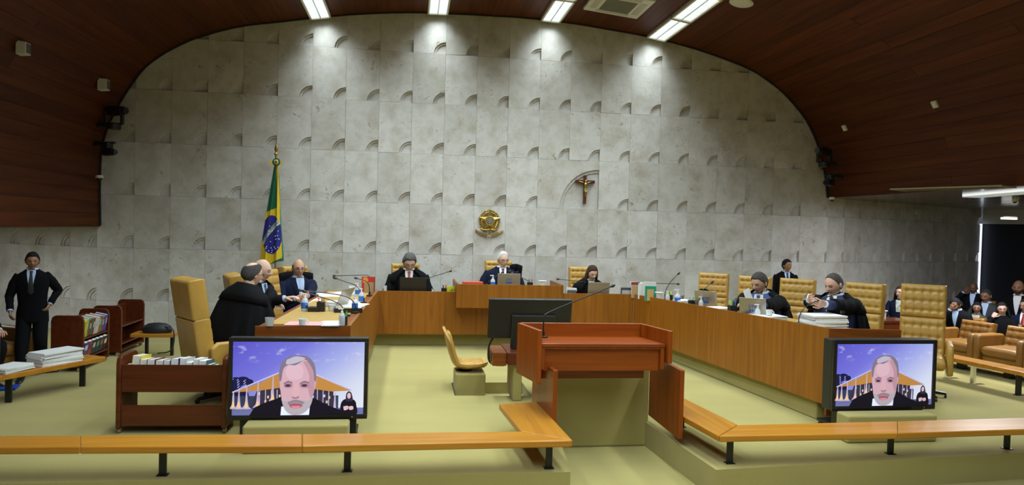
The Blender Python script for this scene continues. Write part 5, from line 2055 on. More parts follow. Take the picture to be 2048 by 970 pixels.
m = MB(); m.tube(smooth_path([(0.12, -0.06, 0.10), (0.24, -0.10, 0.06), (0.27, -0.14, -0.10), (0.22, -0.15, -0.24), (0.06, -0.16, -0.27)], 6), 0.016, 6, flat=0.3); m.build('strap', plain('bag_nylon', (0.013, 0.013, 0.015)), t, smooth=True)

# ================================================================== FLAG, EMBLEM, CRUCIFIX
FY = -0.42


def FP(cx, cz, dy=0.0):
    """survey of the flag on its plane, units = the enlarged survey sheet"""
    p_ = on_y(480 + cx / 3.592, 270 + cz / 3.592, FY)
    return Vector((p_.x, FY + dy, p_.z))


fb = FP(262, 150)
t = thing('flag', 'hanging green, yellow and blue national flag on a gilt-tipped pole', 'flag', (fb.x, FY, 0))


def loc_(v):
    return Vector(v) - Vector((fb.x, FY, 0))


m = MB(); m.tube([loc_(FP(258, 145)), loc_(FP(250, 900, 0.05)), Vector((0.0, 0.06, 0.03))], 0.015, 10); m.build('pole', BRASS, t, smooth=True)
m = MB(); m.lathe([(0.16, 0), (0.17, 0.012), (0.05, 0.035), (0.03, 0.08)], 24); m.build('base', BRASS, t, smooth=True)
m = MB()
c = loc_(FP(260, 137)); m.ball(c, 0.032, n=14)
m.build('finial_ball', BRASS, t, smooth=True)
m = MB()
sp = [(262, 55, 0.0), (256, 78, 0.020), (247, 100, 0.032), (258, 122, 0.010)]
m.loft([[c_ + Vector((w_ * math.cos(2 * PI * k / 8), 0.4 * w_ * math.sin(2 * PI * k / 8), 0)) for k in range(8)] for c_, w_ in ((loc_(FP(261, 55)), 0.002), (loc_(FP(261, 80)), 0.018), (loc_(FP(261, 102)), 0.034), (loc_(FP(260, 126)), 0.008))])
m.build('finial_spear', GOLD, t, smooth=True)
# cloth
GRN, YEL, BLU, WHT = (0.003, 0.105, 0.045), (0.66, 0.46, 0.01), (0.016, 0.014, 0.22), (0.55, 0.56, 0.52)


def interp(tab, z):
    for (z0, a), (z1, b) in zip(tab[:-1], tab[1:]):
        if z0 <= z <= z1:
            return a + (b - a) * (z - z0) / (z1 - z0)
    return tab[-1][1] if z > tab[-1][0] else tab[0][1]


LE = [(215, 256), (240, 248), (550, 194), (750, 160), (900, 143), (925, 140)]
RE = [(215, 276), (300, 284), (500, 291), (640, 299), (880, 315), (925, 314)]


def flag_col(x, z, u):
    if z < 520 and x > interp([(215, 262), (510, 272), (525, 264)], z) and x < interp([(215, 277), (500, 290), (525, 290)], z):
        return YEL
    top_y = 552 - (x - 195) * 0.40
    if z < top_y:
        return GRN
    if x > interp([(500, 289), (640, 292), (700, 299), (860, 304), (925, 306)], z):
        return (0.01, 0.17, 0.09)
    if ((x - 232) / 73) ** 2 + ((z - 716) / 139) ** 2 < 1:
        bz = 795 - (x - 160) * 1.35 - 0.0055 * (x - 160) * (290 - x)
        if abs(z - bz) < 19 + 0.02 * (x - 160):
            return WHT
        return BLU
    if z > 915 - (x - 225) * 0.42 and x > 225:
        return GRN
    return YEL


m = MB()
NX_, NZ_ = 84, 230
v_, c_, f_ = [], [], []
for jz in range(NZ_ + 1):
    z = 215 + (918 - 215) * jz / NZ_
    for ix in range(NX_ + 1):
        u = ix / NX_
        x = interp(LE, z) + (interp(RE, z) - interp(LE, z)) * u
        zz = z + (12 * math.sin(u * 5) if jz > NZ_ - 8 else 0) * (jz - NZ_ + 8) / 8
        k = jz / NZ_
        dep = -0.05 + (0.012 + 0.035 * k) * math.sin(u * 13 + 1.2 * k) + 0.012 * math.sin(u * 29 + k * 3) * k
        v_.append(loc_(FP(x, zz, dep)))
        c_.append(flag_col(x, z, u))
n = NX_ + 1
for jz in range(NZ_):
    for ix in range(NX_):
        a = jz * n + ix
        f_.append((a, a + n, a + n + 1, a + 1))
m.add(v_, f_)
m.c = c_
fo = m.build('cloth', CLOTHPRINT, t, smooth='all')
sd = fo.modifiers.new('thick', 'SOLIDIFY'); sd.thickness = 0.004
# motto along the band, letter by letter, and the stars
GLET = plain('motto_green', (0.01, 0.12, 0.06))
txt = 'ORDEM E PROGRESSO'
for i, ch in enumerate(txt):
    if ch == ' ':
        continue
    x = 172 + (284 - 172) * (i + 0.5) / len(txt)
    bz = 795 - (x - 160) * 1.35 - 0.0055 * (x - 160) * (290 - x)
    sl = math.atan(1.35 + 0.0055 * (450 - 2 * x))
    p_ = loc_(FP(x, bz, -0.115))
    M_ = Matrix.Translation(p_) @ Matrix.Rotation(sl, 4, Vector((0, -1, 0))) @ Matrix.Rotation(R(90), 4, 'X')
    text_mesh(ch, 0.062, GLET, 'motto_letter', fo, M_)
for (x, z) in [(222, 655), (275, 650), (240, 690), (283, 690), (262, 725), (278, 722), (265, 748), (282, 745), (291, 748), (229, 765), (232, 810), (257, 803), (282, 806), (200, 800), (195, 812), (240, 826), (237, 842), (262, 815), (215, 830)]:
    m = MB(); m.ball(loc_(FP(x, z, -0.112)), 0.009, 0.004, 0.009, 8)
    m.build('star', plain('star_white', (0.7, 0.7, 0.75)), fo)
m = MB()
rc = loc_(FP(268, 198, -0.09))
for k in range(14):
    a0 = 2 * PI * k / 14
    m.tube([rc + Vector((0.02 * math.cos(a0), 0, 0.02 * math.sin(a0))), rc + Vector((0.062 * math.cos(a0), 0.01, 0.062 * math.sin(a0)))], [0.012, 0.018], 6)
ro = m.build('rosette', plain('rosette_green', GRN, rough=0.6), t, smooth=True)
m = MB(); m.ball(rc + Vector((0, -0.012, 0)), 0.036, 0.012, 0.044, 14); m.build('rosette_ring', plain('rosette_yellow', YEL), ro, smooth=True)
m = MB(); m.ball(rc + Vector((0, -0.020, 0)), 0.019, 0.010, 0.026, 12); m.build('rosette_centre', plain('rosette_blue', (0.05, 0.05, 0.35)), ro, smooth=True)
for sx in (-1, 1):
    m = MB(); m.box(-0.018, 0.018, -0.004, 0.004, -0.03, 0.03, M=Matrix.Translation(rc + Vector((sx * 0.082, 0.0, -0.01))) @ Matrix.Rotation(sx * 0.3, 4, 'Y'))
    m.build('ribbon_end', plain('rosette_yellow', YEL), ro)

# emblem on the stone
ec = on_y(979, 443, -0.03)
t = thing('coat_of_arms', 'gilt coat of arms relief with star, wreath and ribbon on the stone wall', 'emblem', (ec.x, -0.012, ec.z))


def disc(m_, r_, y0, y1, n=32, cx=0, cz=0):
    m_.prism([(cx + r_ * math.cos(2 * PI * k / n), cz + r_ * math.sin(2 * PI * k / n)) for k in range(n)], y0, y1, axis='Y')


m = MB(); disc(m, 0.155, 0.0, 0.012); m.build('backplate', GOLD, t)
for sx in (-1, 1):
    for k in range(13):
        a0 = R(-70 + 150 * k / 12)
        c_ = Vector((sx * 0.178 * math.cos(a0), -0.012, 0.19 * math.sin(a0) + 0.01))
        m = MB()
        dirv = Vector((sx * math.cos(a0 + 0.9), 0, math.sin(a0 + 0.9)))
        m.tube([c_ - dirv * 0.03, c_, c_ + dirv * 0.035], [0.006, 0.023, 0.004], 8, flat=0.6)
        m.tube([c_ + Vector((-sx * 0.03 * math.cos(a0), -0.01, -0.03 * math.sin(a0))) - dirv * 0.02, c_ + Vector((-sx * 0.03 * math.cos(a0), -0.012, -0.03 * math.sin(a0))) + dirv * 0.02], [0.014, 0.008], 7)
        m.build('wreath_leaf', GOLD, t, smooth=True)
m = MB()
pts = []
for k in range(10):
    a0 = PI / 2 + 2 * PI * k / 10
    r_ = 0.215 if k % 2 == 0 else 0.088
    pts.append((r_ * math.cos(a0), -0.038, r_ * math.sin(a0) + 0.01))
v0 = [(0, -0.075, 0.01)] + pts
m.add(v0, [(0, 1 + (k + 1) % 10, 1 + k) for k in range(10)])
m.add([(x, -0.01, z) for x, y, z in pts] + pts, [(k, (k + 1) % 10, 10 + (k + 1) % 10, 10 + k) for k in range(10)])
m.build('star', GOLD, t)
m = MB(); disc(m, 0.088, -0.075, -0.03, cz=0.012); so_ = m.build('centre_disc', GOLD, t, bevel=0.004)
m = MB()
for k in range(20):
    a0 = 2 * PI * k / 20
    m.ball((0.076 * math.cos(a0), -0.077, 0.012 + 0.076 * math.sin(a0)), 0.006, n=6)
m.build('bead_ring', plain('silvered', (0.6, 0.58, 0.5), rough=0.3, metal=0.8), so_)
m = MB(); disc(m, 0.052, -0.082, -0.074, cz=0.012); m.build('blue_enamel', plain('dull_enamel', (0.30, 0.28, 0.22), rough=0.3, metal=0.6), so_)
m = MB()
for dx, dz in ((0, 0.03), (0.018, 0.0), (-0.018, 0.0), (0, -0.028), (0, 0.0)):
    m.ball((dx, -0.083, 0.012 + dz), 0.006, n=6)
m.build('cross_stars', plain('silvered', (0.6, 0.58, 0.5)), so_)
for sx in (-1, 1):
    m = MB()
    P_ = smooth_path([(sx * 0.255, 0, -0.165), (sx * 0.215, 0, -0.19), (sx * 0.13, 0, -0.235), (sx * 0.04, 0, -0.262)], 4)
    m.loft([[p_ + Vector((0, -0.02, -0.024)), p_ + Vector((0, -0.045, 0.0)), p_ + Vector((0, -0.02, 0.024)), p_ + Vector((0, 0.01, 0))] for p_ in P_])
    m.build('ribbon', GOLD, t, smooth=True)
    m = MB()
    P_ = smooth_path([(sx * 0.16, -0.03, -0.13), (sx * 0.09, -0.045, -0.155), (sx * 0.0, -0.05, -0.145)], 4)
    m.tube(P_, [0.012] * len(P_), 7); m.build('branch_stem', GOLD, t, smooth=True)
m = MB(); m.tube([(0, -0.05, -0.27), (0, -0.05, -0.15)], 0.012, 8); m.ball((0, -0.05, -0.272), 0.02, n=10); m.build('sword_hilt', GOLD, t, smooth=True)

# crucifix in the large niche
cc = on_y(1169.5, 379, 0.0)
t = thing('crucifix', 'dark wooden crucifix with gilt figure in the large quarter-circle niche', 'crucifix', (cc.x, 0.0, cc.z))
m = MB(); m.box(-0.026, 0.026, -0.03, 0.03, -0.268, 0.262); m.box(-0.182, 0.182, -0.03, 0.03, 0.115, 0.172)
CRW = wood('crucifix_wood', (0.06, 0.012, 0.008), (0.12, 0.028, 0.016), rough=0.35, axis='Z', vary=0.0)
m.build('cross', CRW, t, bevel=0.003)
m = MB()
m.ball((0.004, -0.055, 0.150), 0.020, 0.020, 0.026, 10)
m.tube([(0.002, -0.052, 0.125), (0, -0.055, 0.09), (0.002, -0.052, 0.045), (0.004, -0.052, 0.015)], [0.020, 0.032, 0.023, 0.027], 10)
for sx in (-1, 1):
    m.tube([(sx * 0.022, -0.050, 0.118), (sx * 0.075, -0.042, 0.135), (sx * 0.125, -0.036, 0.146)], [0.012, 0.009, 0.007], 8)
    m.tube([(sx * 0.012, -0.05, 0.012), (sx * 0.012 + 0.01, -0.062, -0.06), (0.006 + sx * 0.005, -0.048, -0.135)], [0.017, 0.013, 0.008], 8)
m.build('gilt_figure', GOLD, t, smooth='all')
m = MB(); m.ball((0.004, -0.053, 0.0), 0.030, 0.026, 0.022, 10); m.build('loincloth', GOLD, t, smooth=True)

# ================================================================== CEILING AND WALL FITTINGS
def fit_frame(px, py, lift=0.0):
    p_, tt, n_ = vault_hit(px, py)
    M_ = Matrix(((tt.x, 0, -n_.x, p_.x + n_.x * lift), (0, 1, 0, p_.y), (tt.z, 0, -n_.z, p_.z + n_.z * lift), (0, 0, 0, 1)))
    return M_


t = thing('air_conditioner', 'off-white ceiling air conditioning cassette between two light troughs', 'air conditioner')
t.matrix_world = fit_frame(1236, 2, 0.03)
m = MB(); m.box(-0.48, 0.48, -0.48, 0.48, -0.05, 0.02); m.build('cover', OFFWHITE, t, bevel=0.02)
m = MB()
for k in range(14):
    m.box(-0.25, 0.25, -0.26 + k * 0.04, -0.245 + k * 0.04, -0.062, -0.05)
m.build('grille', plain('grille_grey', (0.22, 0.22, 0.18), rough=0.5), t)
for sx, sy in ((-1, 0), (1, 0), (0, -1), (0, 1)):
    m = MB()
    if sx:
        m.box(sx * 0.36 - 0.05, sx * 0.36 + 0.05, -0.28, 0.28, -0.056, -0.05)
    else:
        m.box(-0.28, 0.28, sy * 0.36 - 0.05, sy * 0.36 + 0.05, -0.056, -0.05)
    m.build('louvre_flap', plain('flap_grey', (0.45, 0.44, 0.36), rough=0.5), t)
t = thing('ceiling_speaker', 'round off-white ceiling speaker right of the light troughs', 'speaker')
t.matrix_world = fit_frame(1478, 3)
m = MB(); m.lathe([(0.17, 0.0), (0.17, -0.018), (0.155, -0.026), (0.001, -0.028)], 32); m.build('grille', OFFWHITE, t, smooth=True)
m = MB(); m.lathe([(0.182, 0.004), (0.182, -0.010), (0.17, -0.014)], 32); m.build('rim', OFFWHITE, t, smooth=True)


def wall_speaker(px, py, s, label):
    p_, tt, n_ = vault_hit(px, py)
    t_ = thing('wall_speaker', label, 'speaker', p_)
    sg = 1 if n_.x > 0 else -1
    m_ = MB()
    m_.prism([(0.02 * sg, -0.10 * s), (0.16 * sg * s, -0.085 * s), (0.16 * sg * s, 0.085 * s), (0.02 * sg, 0.10 * s)], -0.075 * s, 0.075 * s, axis='Y')
    m_.build('case', OFFWHITE, t_, bevel=0.008)
    g = MB(); g.box(sg * 0.16 * s - 0.002, sg * 0.16 * s + 0.003, -0.06 * s, 0.06 * s, -0.07 * s, 0.07 * s); g.build('front_grille', plain('speaker_cloth', (0.10, 0.10, 0.09), rough=0.8), t_)
    b3 = MB(); b3.box(min(0, sg * 0.03), max(0, sg * 0.03), -0.03, 0.03, -0.03, 0.03); b3.build('bracket', BLACKM, t_)


wall_speaker(36, 90, 0.85, 'larger off-white box speaker high on the left of the vault')
wall_speaker(194, 171, 0.95, 'smaller off-white box speaker on the left of the vault nearer the wall')
for px, py, lab in ((1690, 254, 'small square white plate on the right of the vault nearer the wall'), (1870, 205, 'small square white plate on the right of the vault nearer the audience')):
    p_, tt, n_ = vault_hit(px, py)
    t = thing('wall_plate', lab, 'wall plate')
    t.matrix_world = fit_frame(px, py)
    m = MB(); m.box(-0.055, 0.055, -0.05, 0.05, -0.03, 0.01); m.build('plate', OFFWHITE, t, bevel=0.004)
    m = MB(); m.box(-0.03, 0.03, -0.025, 0.025, -0.034, -0.03); m.build('insert', WHITE, t)


def ptz(label, c, side, s, flip, al=0.42):
    """robotic camera on an arm from the vault; side = +1 arm comes from +x"""
    t_ = thing('robotic_camera', label, 'camera', c)
    m_ = MB(); m_.tube([(side * al, 0.0, -0.03), (side * 0.12, 0, -0.03), (0, 0, -0.03)], 0.028, 8); m_.tube([(side * (al - 0.04), 0, 0.02), (side * 0.1, 0, 0.0)], 0.012, 6)
    m_.build('arm', BLACKM, t_, smooth=True)
    m_ = MB(); m_.lathe([(0.075 * s, -0.09), (0.085 * s, -0.06), (0.08 * s, 0.0), (0.05 * s, 0.02)], 18); m_.build('pan_base', BLACK, t_, smooth=True)
    m_ = MB()
    for sx in (-1, 1):
        m_.box(sx * 0.10 * s - 0.02, sx * 0.10 * s + 0.02, -0.04, 0.04, 0.0, flip * 0.17 * s if flip > 0 else 0.02)
    m_.box(-0.10 * s, 0.10 * s, -0.035, 0.035, -0.012, 0.018)
    if flip < 0:
        m_.box(-0.10 * s, 0.10 * s, -0.04, 0.04, -0.17 * s, -0.09)
    m_.build('yoke', BLACK, t_, bevel=0.006)
    zc = flip * 0.17 * s
    m_ = MB(); m_.tube([(-side * 0.13 * s, -0.08, zc), (side * 0.02, 0.0, zc), (side * 0.10 * s, 0.05, zc)], [0.06 * s, 0.07 * s, 0.055 * s], 14); m_.build('camera_head', BLACK, t_, smooth=True)
    m_ = MB(); m_.tube([(-side * 0.18 * s, -0.11, zc), (-side * 0.12 * s, -0.075, zc)], [0.045 * s, 0.05 * s], 14); m_.build('lens', plain('lens_glass', (0.02, 0.02, 0.03), rough=0.1), t_, smooth=True)


ptz('larger black robotic camera on an arm at the left edge of the stone wall', at_t(228, 248, 11.45), -1, 1.25, 1, 0.30)
ptz('smaller black robotic camera hanging lower at the left edge of the stone wall', at_t(216, 286, 11.5), -1, 0.9, -1, 0.30)
ptz('larger black robotic camera on an arm at the right edge of the stone wall', at_t(1648, 325, 13.0), 1, 1.2, 1, 0.26)
ptz('smaller black robotic camera hanging lower at the right edge of the stone wall', at_t(1660, 350, 13.0), 1, 0.9, -1, 0.26)


def dome(label, c, r_=0.05):
    t_ = thing('dome_camera', label, 'camera', c)
    m_ = MB(); m_.lathe([(r_, 0.035), (r_ * 1.05, 0.0), (r_ * 0.9, -0.012)], 18); m_.build('housing', OFFWHITE, t_, smooth=True)
    m_ = MB(); m_.ball((0, 0, -0.012), r_ * 0.75, r_ * 0.75, r_ * 0.75, 14); m_.build('dome', BLACK, t_, smooth=True)


dome('small white dome camera low on the left edge of the vault', at_t(199, 355, 11.5), 0.06)
dome('small white dome camera below the right robotic cameras', at_t(1664, 398, 13.2), 0.05)
q_ = on_z(1958, 432, 2.66); dome('dome camera on the side ceiling above the bright slit', (q_.x, q_.y, 2.665), 0.06)
q_ = on_z(2030, 400, 2.68); dome('small fitting on the right side ceiling near the light strip', (q_.x, q_.y, 2.665), 0.045)
# side ceiling: light strip, vent plate, downlight
A0, A1 = on_z(1945, 391, 2.69), on_z(2100, 378, 2.69)
t = thing('ceiling_light', 'narrow louvred light strip in the right side ceiling', 'ceiling light', (0, 0, 0))
d = (A1 - A0).normalized(); nn = Vector((-d.y, d.x, 0)) * 0.16
m = MB(); m.prism([(A0.x - nn.x, A0.y - nn.y), (A1.x - nn.x, A1.y - nn.y), (A1.x + nn.x, A1.y + nn.y), (A0.x + nn.x, A0.y + nn.y)], 2.675, 2.70)
m.build('lamp_panel', plain('side_lamp_glow', (0.9, 0.95, 1.0), emit=0.9), t)
m = MB()
for k in range(26):
    a = A0.lerp(A1, k / 25)
    m.prism([(a.x - nn.x, a.y - nn.y), (a.x - nn.x + 0.012, a.y - nn.y), (a.x + nn.x + 0.012, a.y + nn.y), (a.x + nn.x, a.y + nn.y)], 2.655, 2.674)
m.build('louvre', plain('louvre_metal', (0.72, 0.75, 0.76)), t)
sl = bpy.data.lights.new('side_lamp', 'AREA'); sl.shape = 'RECTANGLE'; sl.size = 2.2; sl.size_y = 0.3; sl.energy = 190; sl.color = (0.9, 0.95, 1.0)
so_ = bpy.data.objects.new('lamp', sl); COL.objects.link(so_); so_.parent = t
mid = (A0 + A1) / 2; so_.location = (mid.x, mid.y, 2.64); so_.rotation_euler = (0, 0, math.atan2(d.y, d.x))
t2_ = thing('ceiling_light', 'unseen light strip added in the left side ceiling to brighten the left wall', 'ceiling light', (-8.4, -1.6, 1.84))
m = MB(); m.box(-1.1, 1.1, -0.16, 0.16, -0.03, 0.0); m.build('lamp_panel', MATS['side_lamp_glow'], t2_)
m = MB(); m.box(-1.15, 1.15, -0.2, -0.16, -0.04, 0.0); m.box(-1.15, 1.15, 0.16, 0.2, -0.04, 0.0); m.build('frame', OFFWHITE, t2_)
sl2 = bpy.data.objects.new('lamp', sl.copy()); sl2.data.energy = 50; COL.objects.link(sl2); sl2.parent = t2_; sl2.location = (0, 0, -0.06)  # lamp added out of view to brighten the left stone wall
A0 = on_z(1822, 379, 2.69)
A1 = on_z(1985, 374, 2.69)
t = thing('ceiling_vent', 'long pale air vent plate in the right side ceiling', 'vent', ((A0.x + A1.x) / 2, (A0.y + A1.y) / 2, 2.69))
m = MB(); m.box(-0.75, 0.75, -0.22, 0.22, -0.012, 0.01); m.build('plate', plain('vent_plate', (0.20, 0.18, 0.10), rough=0.6), t, bevel=0.01)
m = MB()
for k in range(4):
    m.box(-0.66, 0.66, -0.16 + k * 0.09, -0.12 + k * 0.09, -0.016, -0.012)
m.build('slots', plain('slot_grey', (0.10, 0.09, 0.05)), t)
t.rotation_euler[2] = math.atan2((A1 - A0).y, (A1 - A0).x)
q_ = at_t(2018, 437, 15.6)
t = thing('downlight', 'small bright downlight on the white band above the dark wall', 'ceiling light', q_)
m = MB(); m.box(-0.16, 0.16, -0.06, 0.06, -0.02, 0.02); m.build('lamp_panel', plain('side_lamp_glow2', (1, 1, 1), emit=3.0), t, bevel=0.01)
m = MB(); m.box(-0.19, 0.19, -0.03, 0.09, 0.021, 0.05); m.build('housing', OFFWHITE, t)

# ================================================================== THINGS ON THE BENCH
def desk_z(x, y):
    return ztop(y) + 0.002 - (DROP if x > -1.6 else 0.0)


def bench_pt(px, py, margin=0.07):
    """place on the left or right desk seen at a survey pixel, kept clear of the rim"""
    p_ = on_z(px, py, 0.95)
    for _ in range(6):
        p_ = on_z(px, py, ztop(p_.y))
    if p_.x > 0:
        b_ = (BR1[0] - BR0[0]) / (BR1[1] - BR0[1])
        e = BR0[0] + b_ * (p_.y - BR0[1])
        if p_.x < e + margin:
            d_ = ray(px, py)
            t_ = (BR0[0] - b_ * BR0[1] + b_ * CAM.y + margin - CAM.x) / (d_.x - b_ * d_.y)
            p_ = CAM + d_ * t_
    else:
        p_.x = min(p_.x, -1.66 - margin)
    p_.z = desk_z(p_.x, p_.y)
    return p_


def mic(label, pts, base=None, r_=0.0055, ring=None, group='gooseneck microphones'):
    """gooseneck microphone: first point is the foot"""
    o_ = Vector(pts[0])
    t_ = thing('microphone', label, 'microphone', o_, 0, group)
    L_ = [Vector(p_) - o_ for p_ in pts]
    P_ = smooth_path(L_, 6)
    m_ = MB(); m_.tube(P_, r_, 8); m_.build('gooseneck', BLACK, t_, smooth=True)
    e = (P_[-1] - P_[-2]).normalized()
    m_ = MB(); m_.tube([P_[-1] - e * 0.01, P_[-1] + e * 0.012, P_[-1] + e * 0.03, P_[-1] + e * 0.045], [0.008, 0.016, 0.017, 0.008], 10); m_.build('capsule', BLACK, t_, smooth=True)
    if ring:
        m_ = MB(); m_.tube([P_[-1] - e * 0.03, P_[-1] - e * 0.012], 0.010, 10); m_.build('light_ring', plain('red_ring', (0.7, 0.05, 0.03), emit=0.3), t_, smooth=True)
    m_ = MB(); m_.lathe([(0.045, 0), (0.045, 0.012), (0.014, 0.02), (0.012, 0.06)], 16); m_.build('foot', BLACK, t_, smooth=True)
    return t_


def mic_px(label, pix, y, foot_z, ring=None):
    pts = [on_y(a, b_, y) for a, b_ in pix]
    f0 = Vector((pts[0].x, y, foot_z))
    if pts[0].z > foot_z + 0.03:
        pts = [f0] + pts
    else:
        pts[0] = f0
    return mic(label, pts, ring=ring)


def larm(px, py):
    return bench_pt(px, py)


b1 = bench_pt(692, 632)
mic_px('gooseneck microphone nearest the left end of the bench, over the desk leather', [(692, 630), (683.5, 612.7), (668, 602.7), (635, 592), (612, 584)], b1.y, b1.z, ring=True)
b1 = bench_pt(711, 626)
mic_px('long gooseneck microphone reaching towards the clasped hands', [(711, 627), (711, 612), (699, 596.5), (669.6, 588.4), (603, 581)], b1.y, b1.z)
b1 = bench_pt(727, 606)
mic_px('S-curved gooseneck microphone in the middle of the left arm', [(727, 606), (723.7, 587), (711, 571), (692, 564), (672.7, 557)], b1.y, b1.z)
b1 = bench_pt(739, 592)
mic_px('short hooked gooseneck microphone in front of the red book', [(739, 590), (737.6, 570), (730, 561.7), (714.4, 557)], b1.y, b1.z)
mic_px('gooseneck microphone with a long level stem in the left corner', [(744, 580), (743, 559), (735, 551), (722, 550.5), (671, 551.5)], -1.25, desk_z(0, -1.3))
mic_px('gooseneck microphone beside the man in the orange tie', [(833, 579), (842, 562), (851, 558), (899, 543)], -0.95, desk_z(0, -1), ring=True)
mic_px('gooseneck microphone left of the president laptop', [(972, 571), (978, 562), (990, 554), (1003, 546)], -1.2, 0.977)
mic_px('gooseneck microphone right of the president laptop', [(1064, 571), (1058, 563), (1040, 554), (1022, 544)], -1.2, 0.977, ring=True)
mic_px('gooseneck microphone in front of the woman in black', [(1195, 586), (1190, 576), (1180, 568), (1160, 563), (1118, 558.5)], -1.15, desk_z(0, -1.2))
mic_px('gooseneck microphone standing by the green book on the right', [(1329.6, 597), (1330.7, 584), (1339.8, 565.8), (1355.7, 548.8)], -2.3, desk_z(3, -2.3))
mic_px('gooseneck microphone with a level stem behind the stacked books', [(1288, 586), (1289, 572), (1296, 567), (1320, 567), (1354, 568)], -1.25, desk_z(0, -1.3))
mic_px('gooseneck microphone in front of the farthest empty right chair', [(1390.8, 608), (1398.8, 587.3), (1422.6, 565.8)], -3.15, desk_z(3, -3.15))
mic_px('gooseneck microphone bowed towards the man reading paper', [(1480, 626), (1481, 610), (1485, 600), (1496, 589.6), (1519, 584)], -4.25, desk_z(3, -4.25))
mic_px('gooseneck microphone bowed towards the man with the phone', [(1596.8, 647), (1600, 630), (1608, 617), (1625.6, 605.5), (1674, 587)], -5.4, desk_z(3, -5.4))
q_ = on_y(1087, 660, -6.12)
mic('lectern microphone on a long straight gooseneck', [(q_.x, -6.12, 0.92), on_y(1087, 650, -6.12), on_y(1090, 634, -6.12), on_y(1104, 622, -6.1), on_y(1222, 573, -6.0)], r_=0.007)

WATER = plain('clear_plastic', (0.80, 0.84, 0.87), rough=0.15, alpha=0.55)
BLUEL = plain('blue_label', (0.03, 0.16, 0.55), rough=0.5)
WPL = plain('white_plastic', (0.72, 0.74, 0.75), rough=0.4)


def bottle(label, loc, s=1.0, labelcol=True):
    t_ = thing('sanitizer_bottle', label, 'bottle', loc, 0, 'hand sanitizer bottles')
    m_ = MB(); m_.lathe([(0.028 * s, 0), (0.030 * s, 0.008 * s), (0.030 * s, 0.085 * s), (0.022 * s, 0.105 * s), (0.011 * s, 0.115 * s)], 18); m_.build('flask', WATER, t_, smooth=True)
    if labelcol:
        m_ = MB(); m_.lathe([(0.0306 * s, 0.022 * s), (0.0306 * s, 0.075 * s)], 18); m_.build('label_band', BLUEL, t_, smooth=True)
    m_ = MB(); m_.lathe([(0.012 * s, 0.115 * s), (0.012 * s, 0.130 * s), (0.006 * s, 0.133 * s), (0.006 * s, 0.150 * s)], 12); m_.box(-0.035 * s, 0.012 * s, -0.007 * s, 0.007 * s, 0.148 * s, 0.160 * s); m_.build('pump', WPL, t_, smooth=True)


bottle('sanitizer bottle with blue label beside the clasped hands', bench_pt(609, 622), 1.25)
bottle('sanitizer bottle with blue label in front of the red book', bench_pt(735, 606), 1.15)
bottle('sanitizer bottle beside the microphone foot on the left arm', bench_pt(717, 622), 1.15)
bottle('pale sanitizer bottle at the near corner of the left arm', bench_pt(683.5, 651), 1.0, False)
bottle('sanitizer bottle with blue label far back on the left arm', bench_pt(715, 592), 1.15)
q_ = on_y(985.5, 569, -1.45); bottle('sanitizer bottle with blue label on the president desk', (q_.x, -1.45, 0.977), 1.3)
q_ = on_y(865, 582, -1.15); bottle('small clear bottle on the central bench', (q_.x, -1.15, desk_z(0, -1.2) + 0.002), 0.5, False)
bottle('sanitizer bottle with blue label right of the green book', bench_pt(1355, 601), 1.45)
bottle('pale sanitizer bottle at the foot of the right microphone', bench_pt(1335, 597), 1.15, False)
bottle('pale sanitizer bottle in front of the farthest right laptop', bench_pt(1402, 609), 1.1, False)
bottle('pale sanitizer bottle beside the white cup', bench_pt(1515, 629), 1.2, False)


def laptop(label, loc, rz, w, d_, ang_, lidmat, logo=False):
    t_ = thing('laptop', label, 'laptop', loc, rz, 'laptops')
    m_ = MB(); m_.box(-w / 2, w / 2, 0.0, d_, 0, 0.014); m_.build('keyboard_base', lidmat, t_, bevel=0.003)
    ML = Matrix.Translation((0, 0, 0.014)) @ Matrix.Rotation(ang_, 4, 'X')
    m_ = MB(); m_.box(-w / 2, w / 2, -0.008, 0.0, 0, d_, M=ML); l_ = m_.build('lid', lidmat, t_, bevel=0.003)
    m_ = MB(); m_.box(-w / 2 + 0.01, w / 2 - 0.01, 0.0005, 0.0015, 0.012, d_ - 0.01, M=ML); m_.build('display', plain('laptop_display', (0.02, 0.03, 0.05), rough=0.2), t_)
    if logo:
        LG = plain('logo_blue', (0.01, 0.09, 0.42), rough=0.5)
        for k, (s_, zz) in enumerate((('STF', 0.55), ('STF', 0.36))):
            M_ = ML @ Matrix.Translation((0, -0.0095, d_ * zz)) @ Matrix.Rotation(R(90), 4, 'X')
            if k == 0:
                text_mesh('STF', d_ * 0.26, LG, 'logo', l_, M_)
            else:
                mm = MB()
                for q2 in range(3):
                    mm.box(-w * 0.12 + q2 * w * 0.085, -w * 0.12 + q2 * w * 0.085 + w * 0.07, -0.0105, -0.0085, d_ * 0.30, d_ * 0.42, M=ML)
                mm.build('logo_bars', LG, l_)


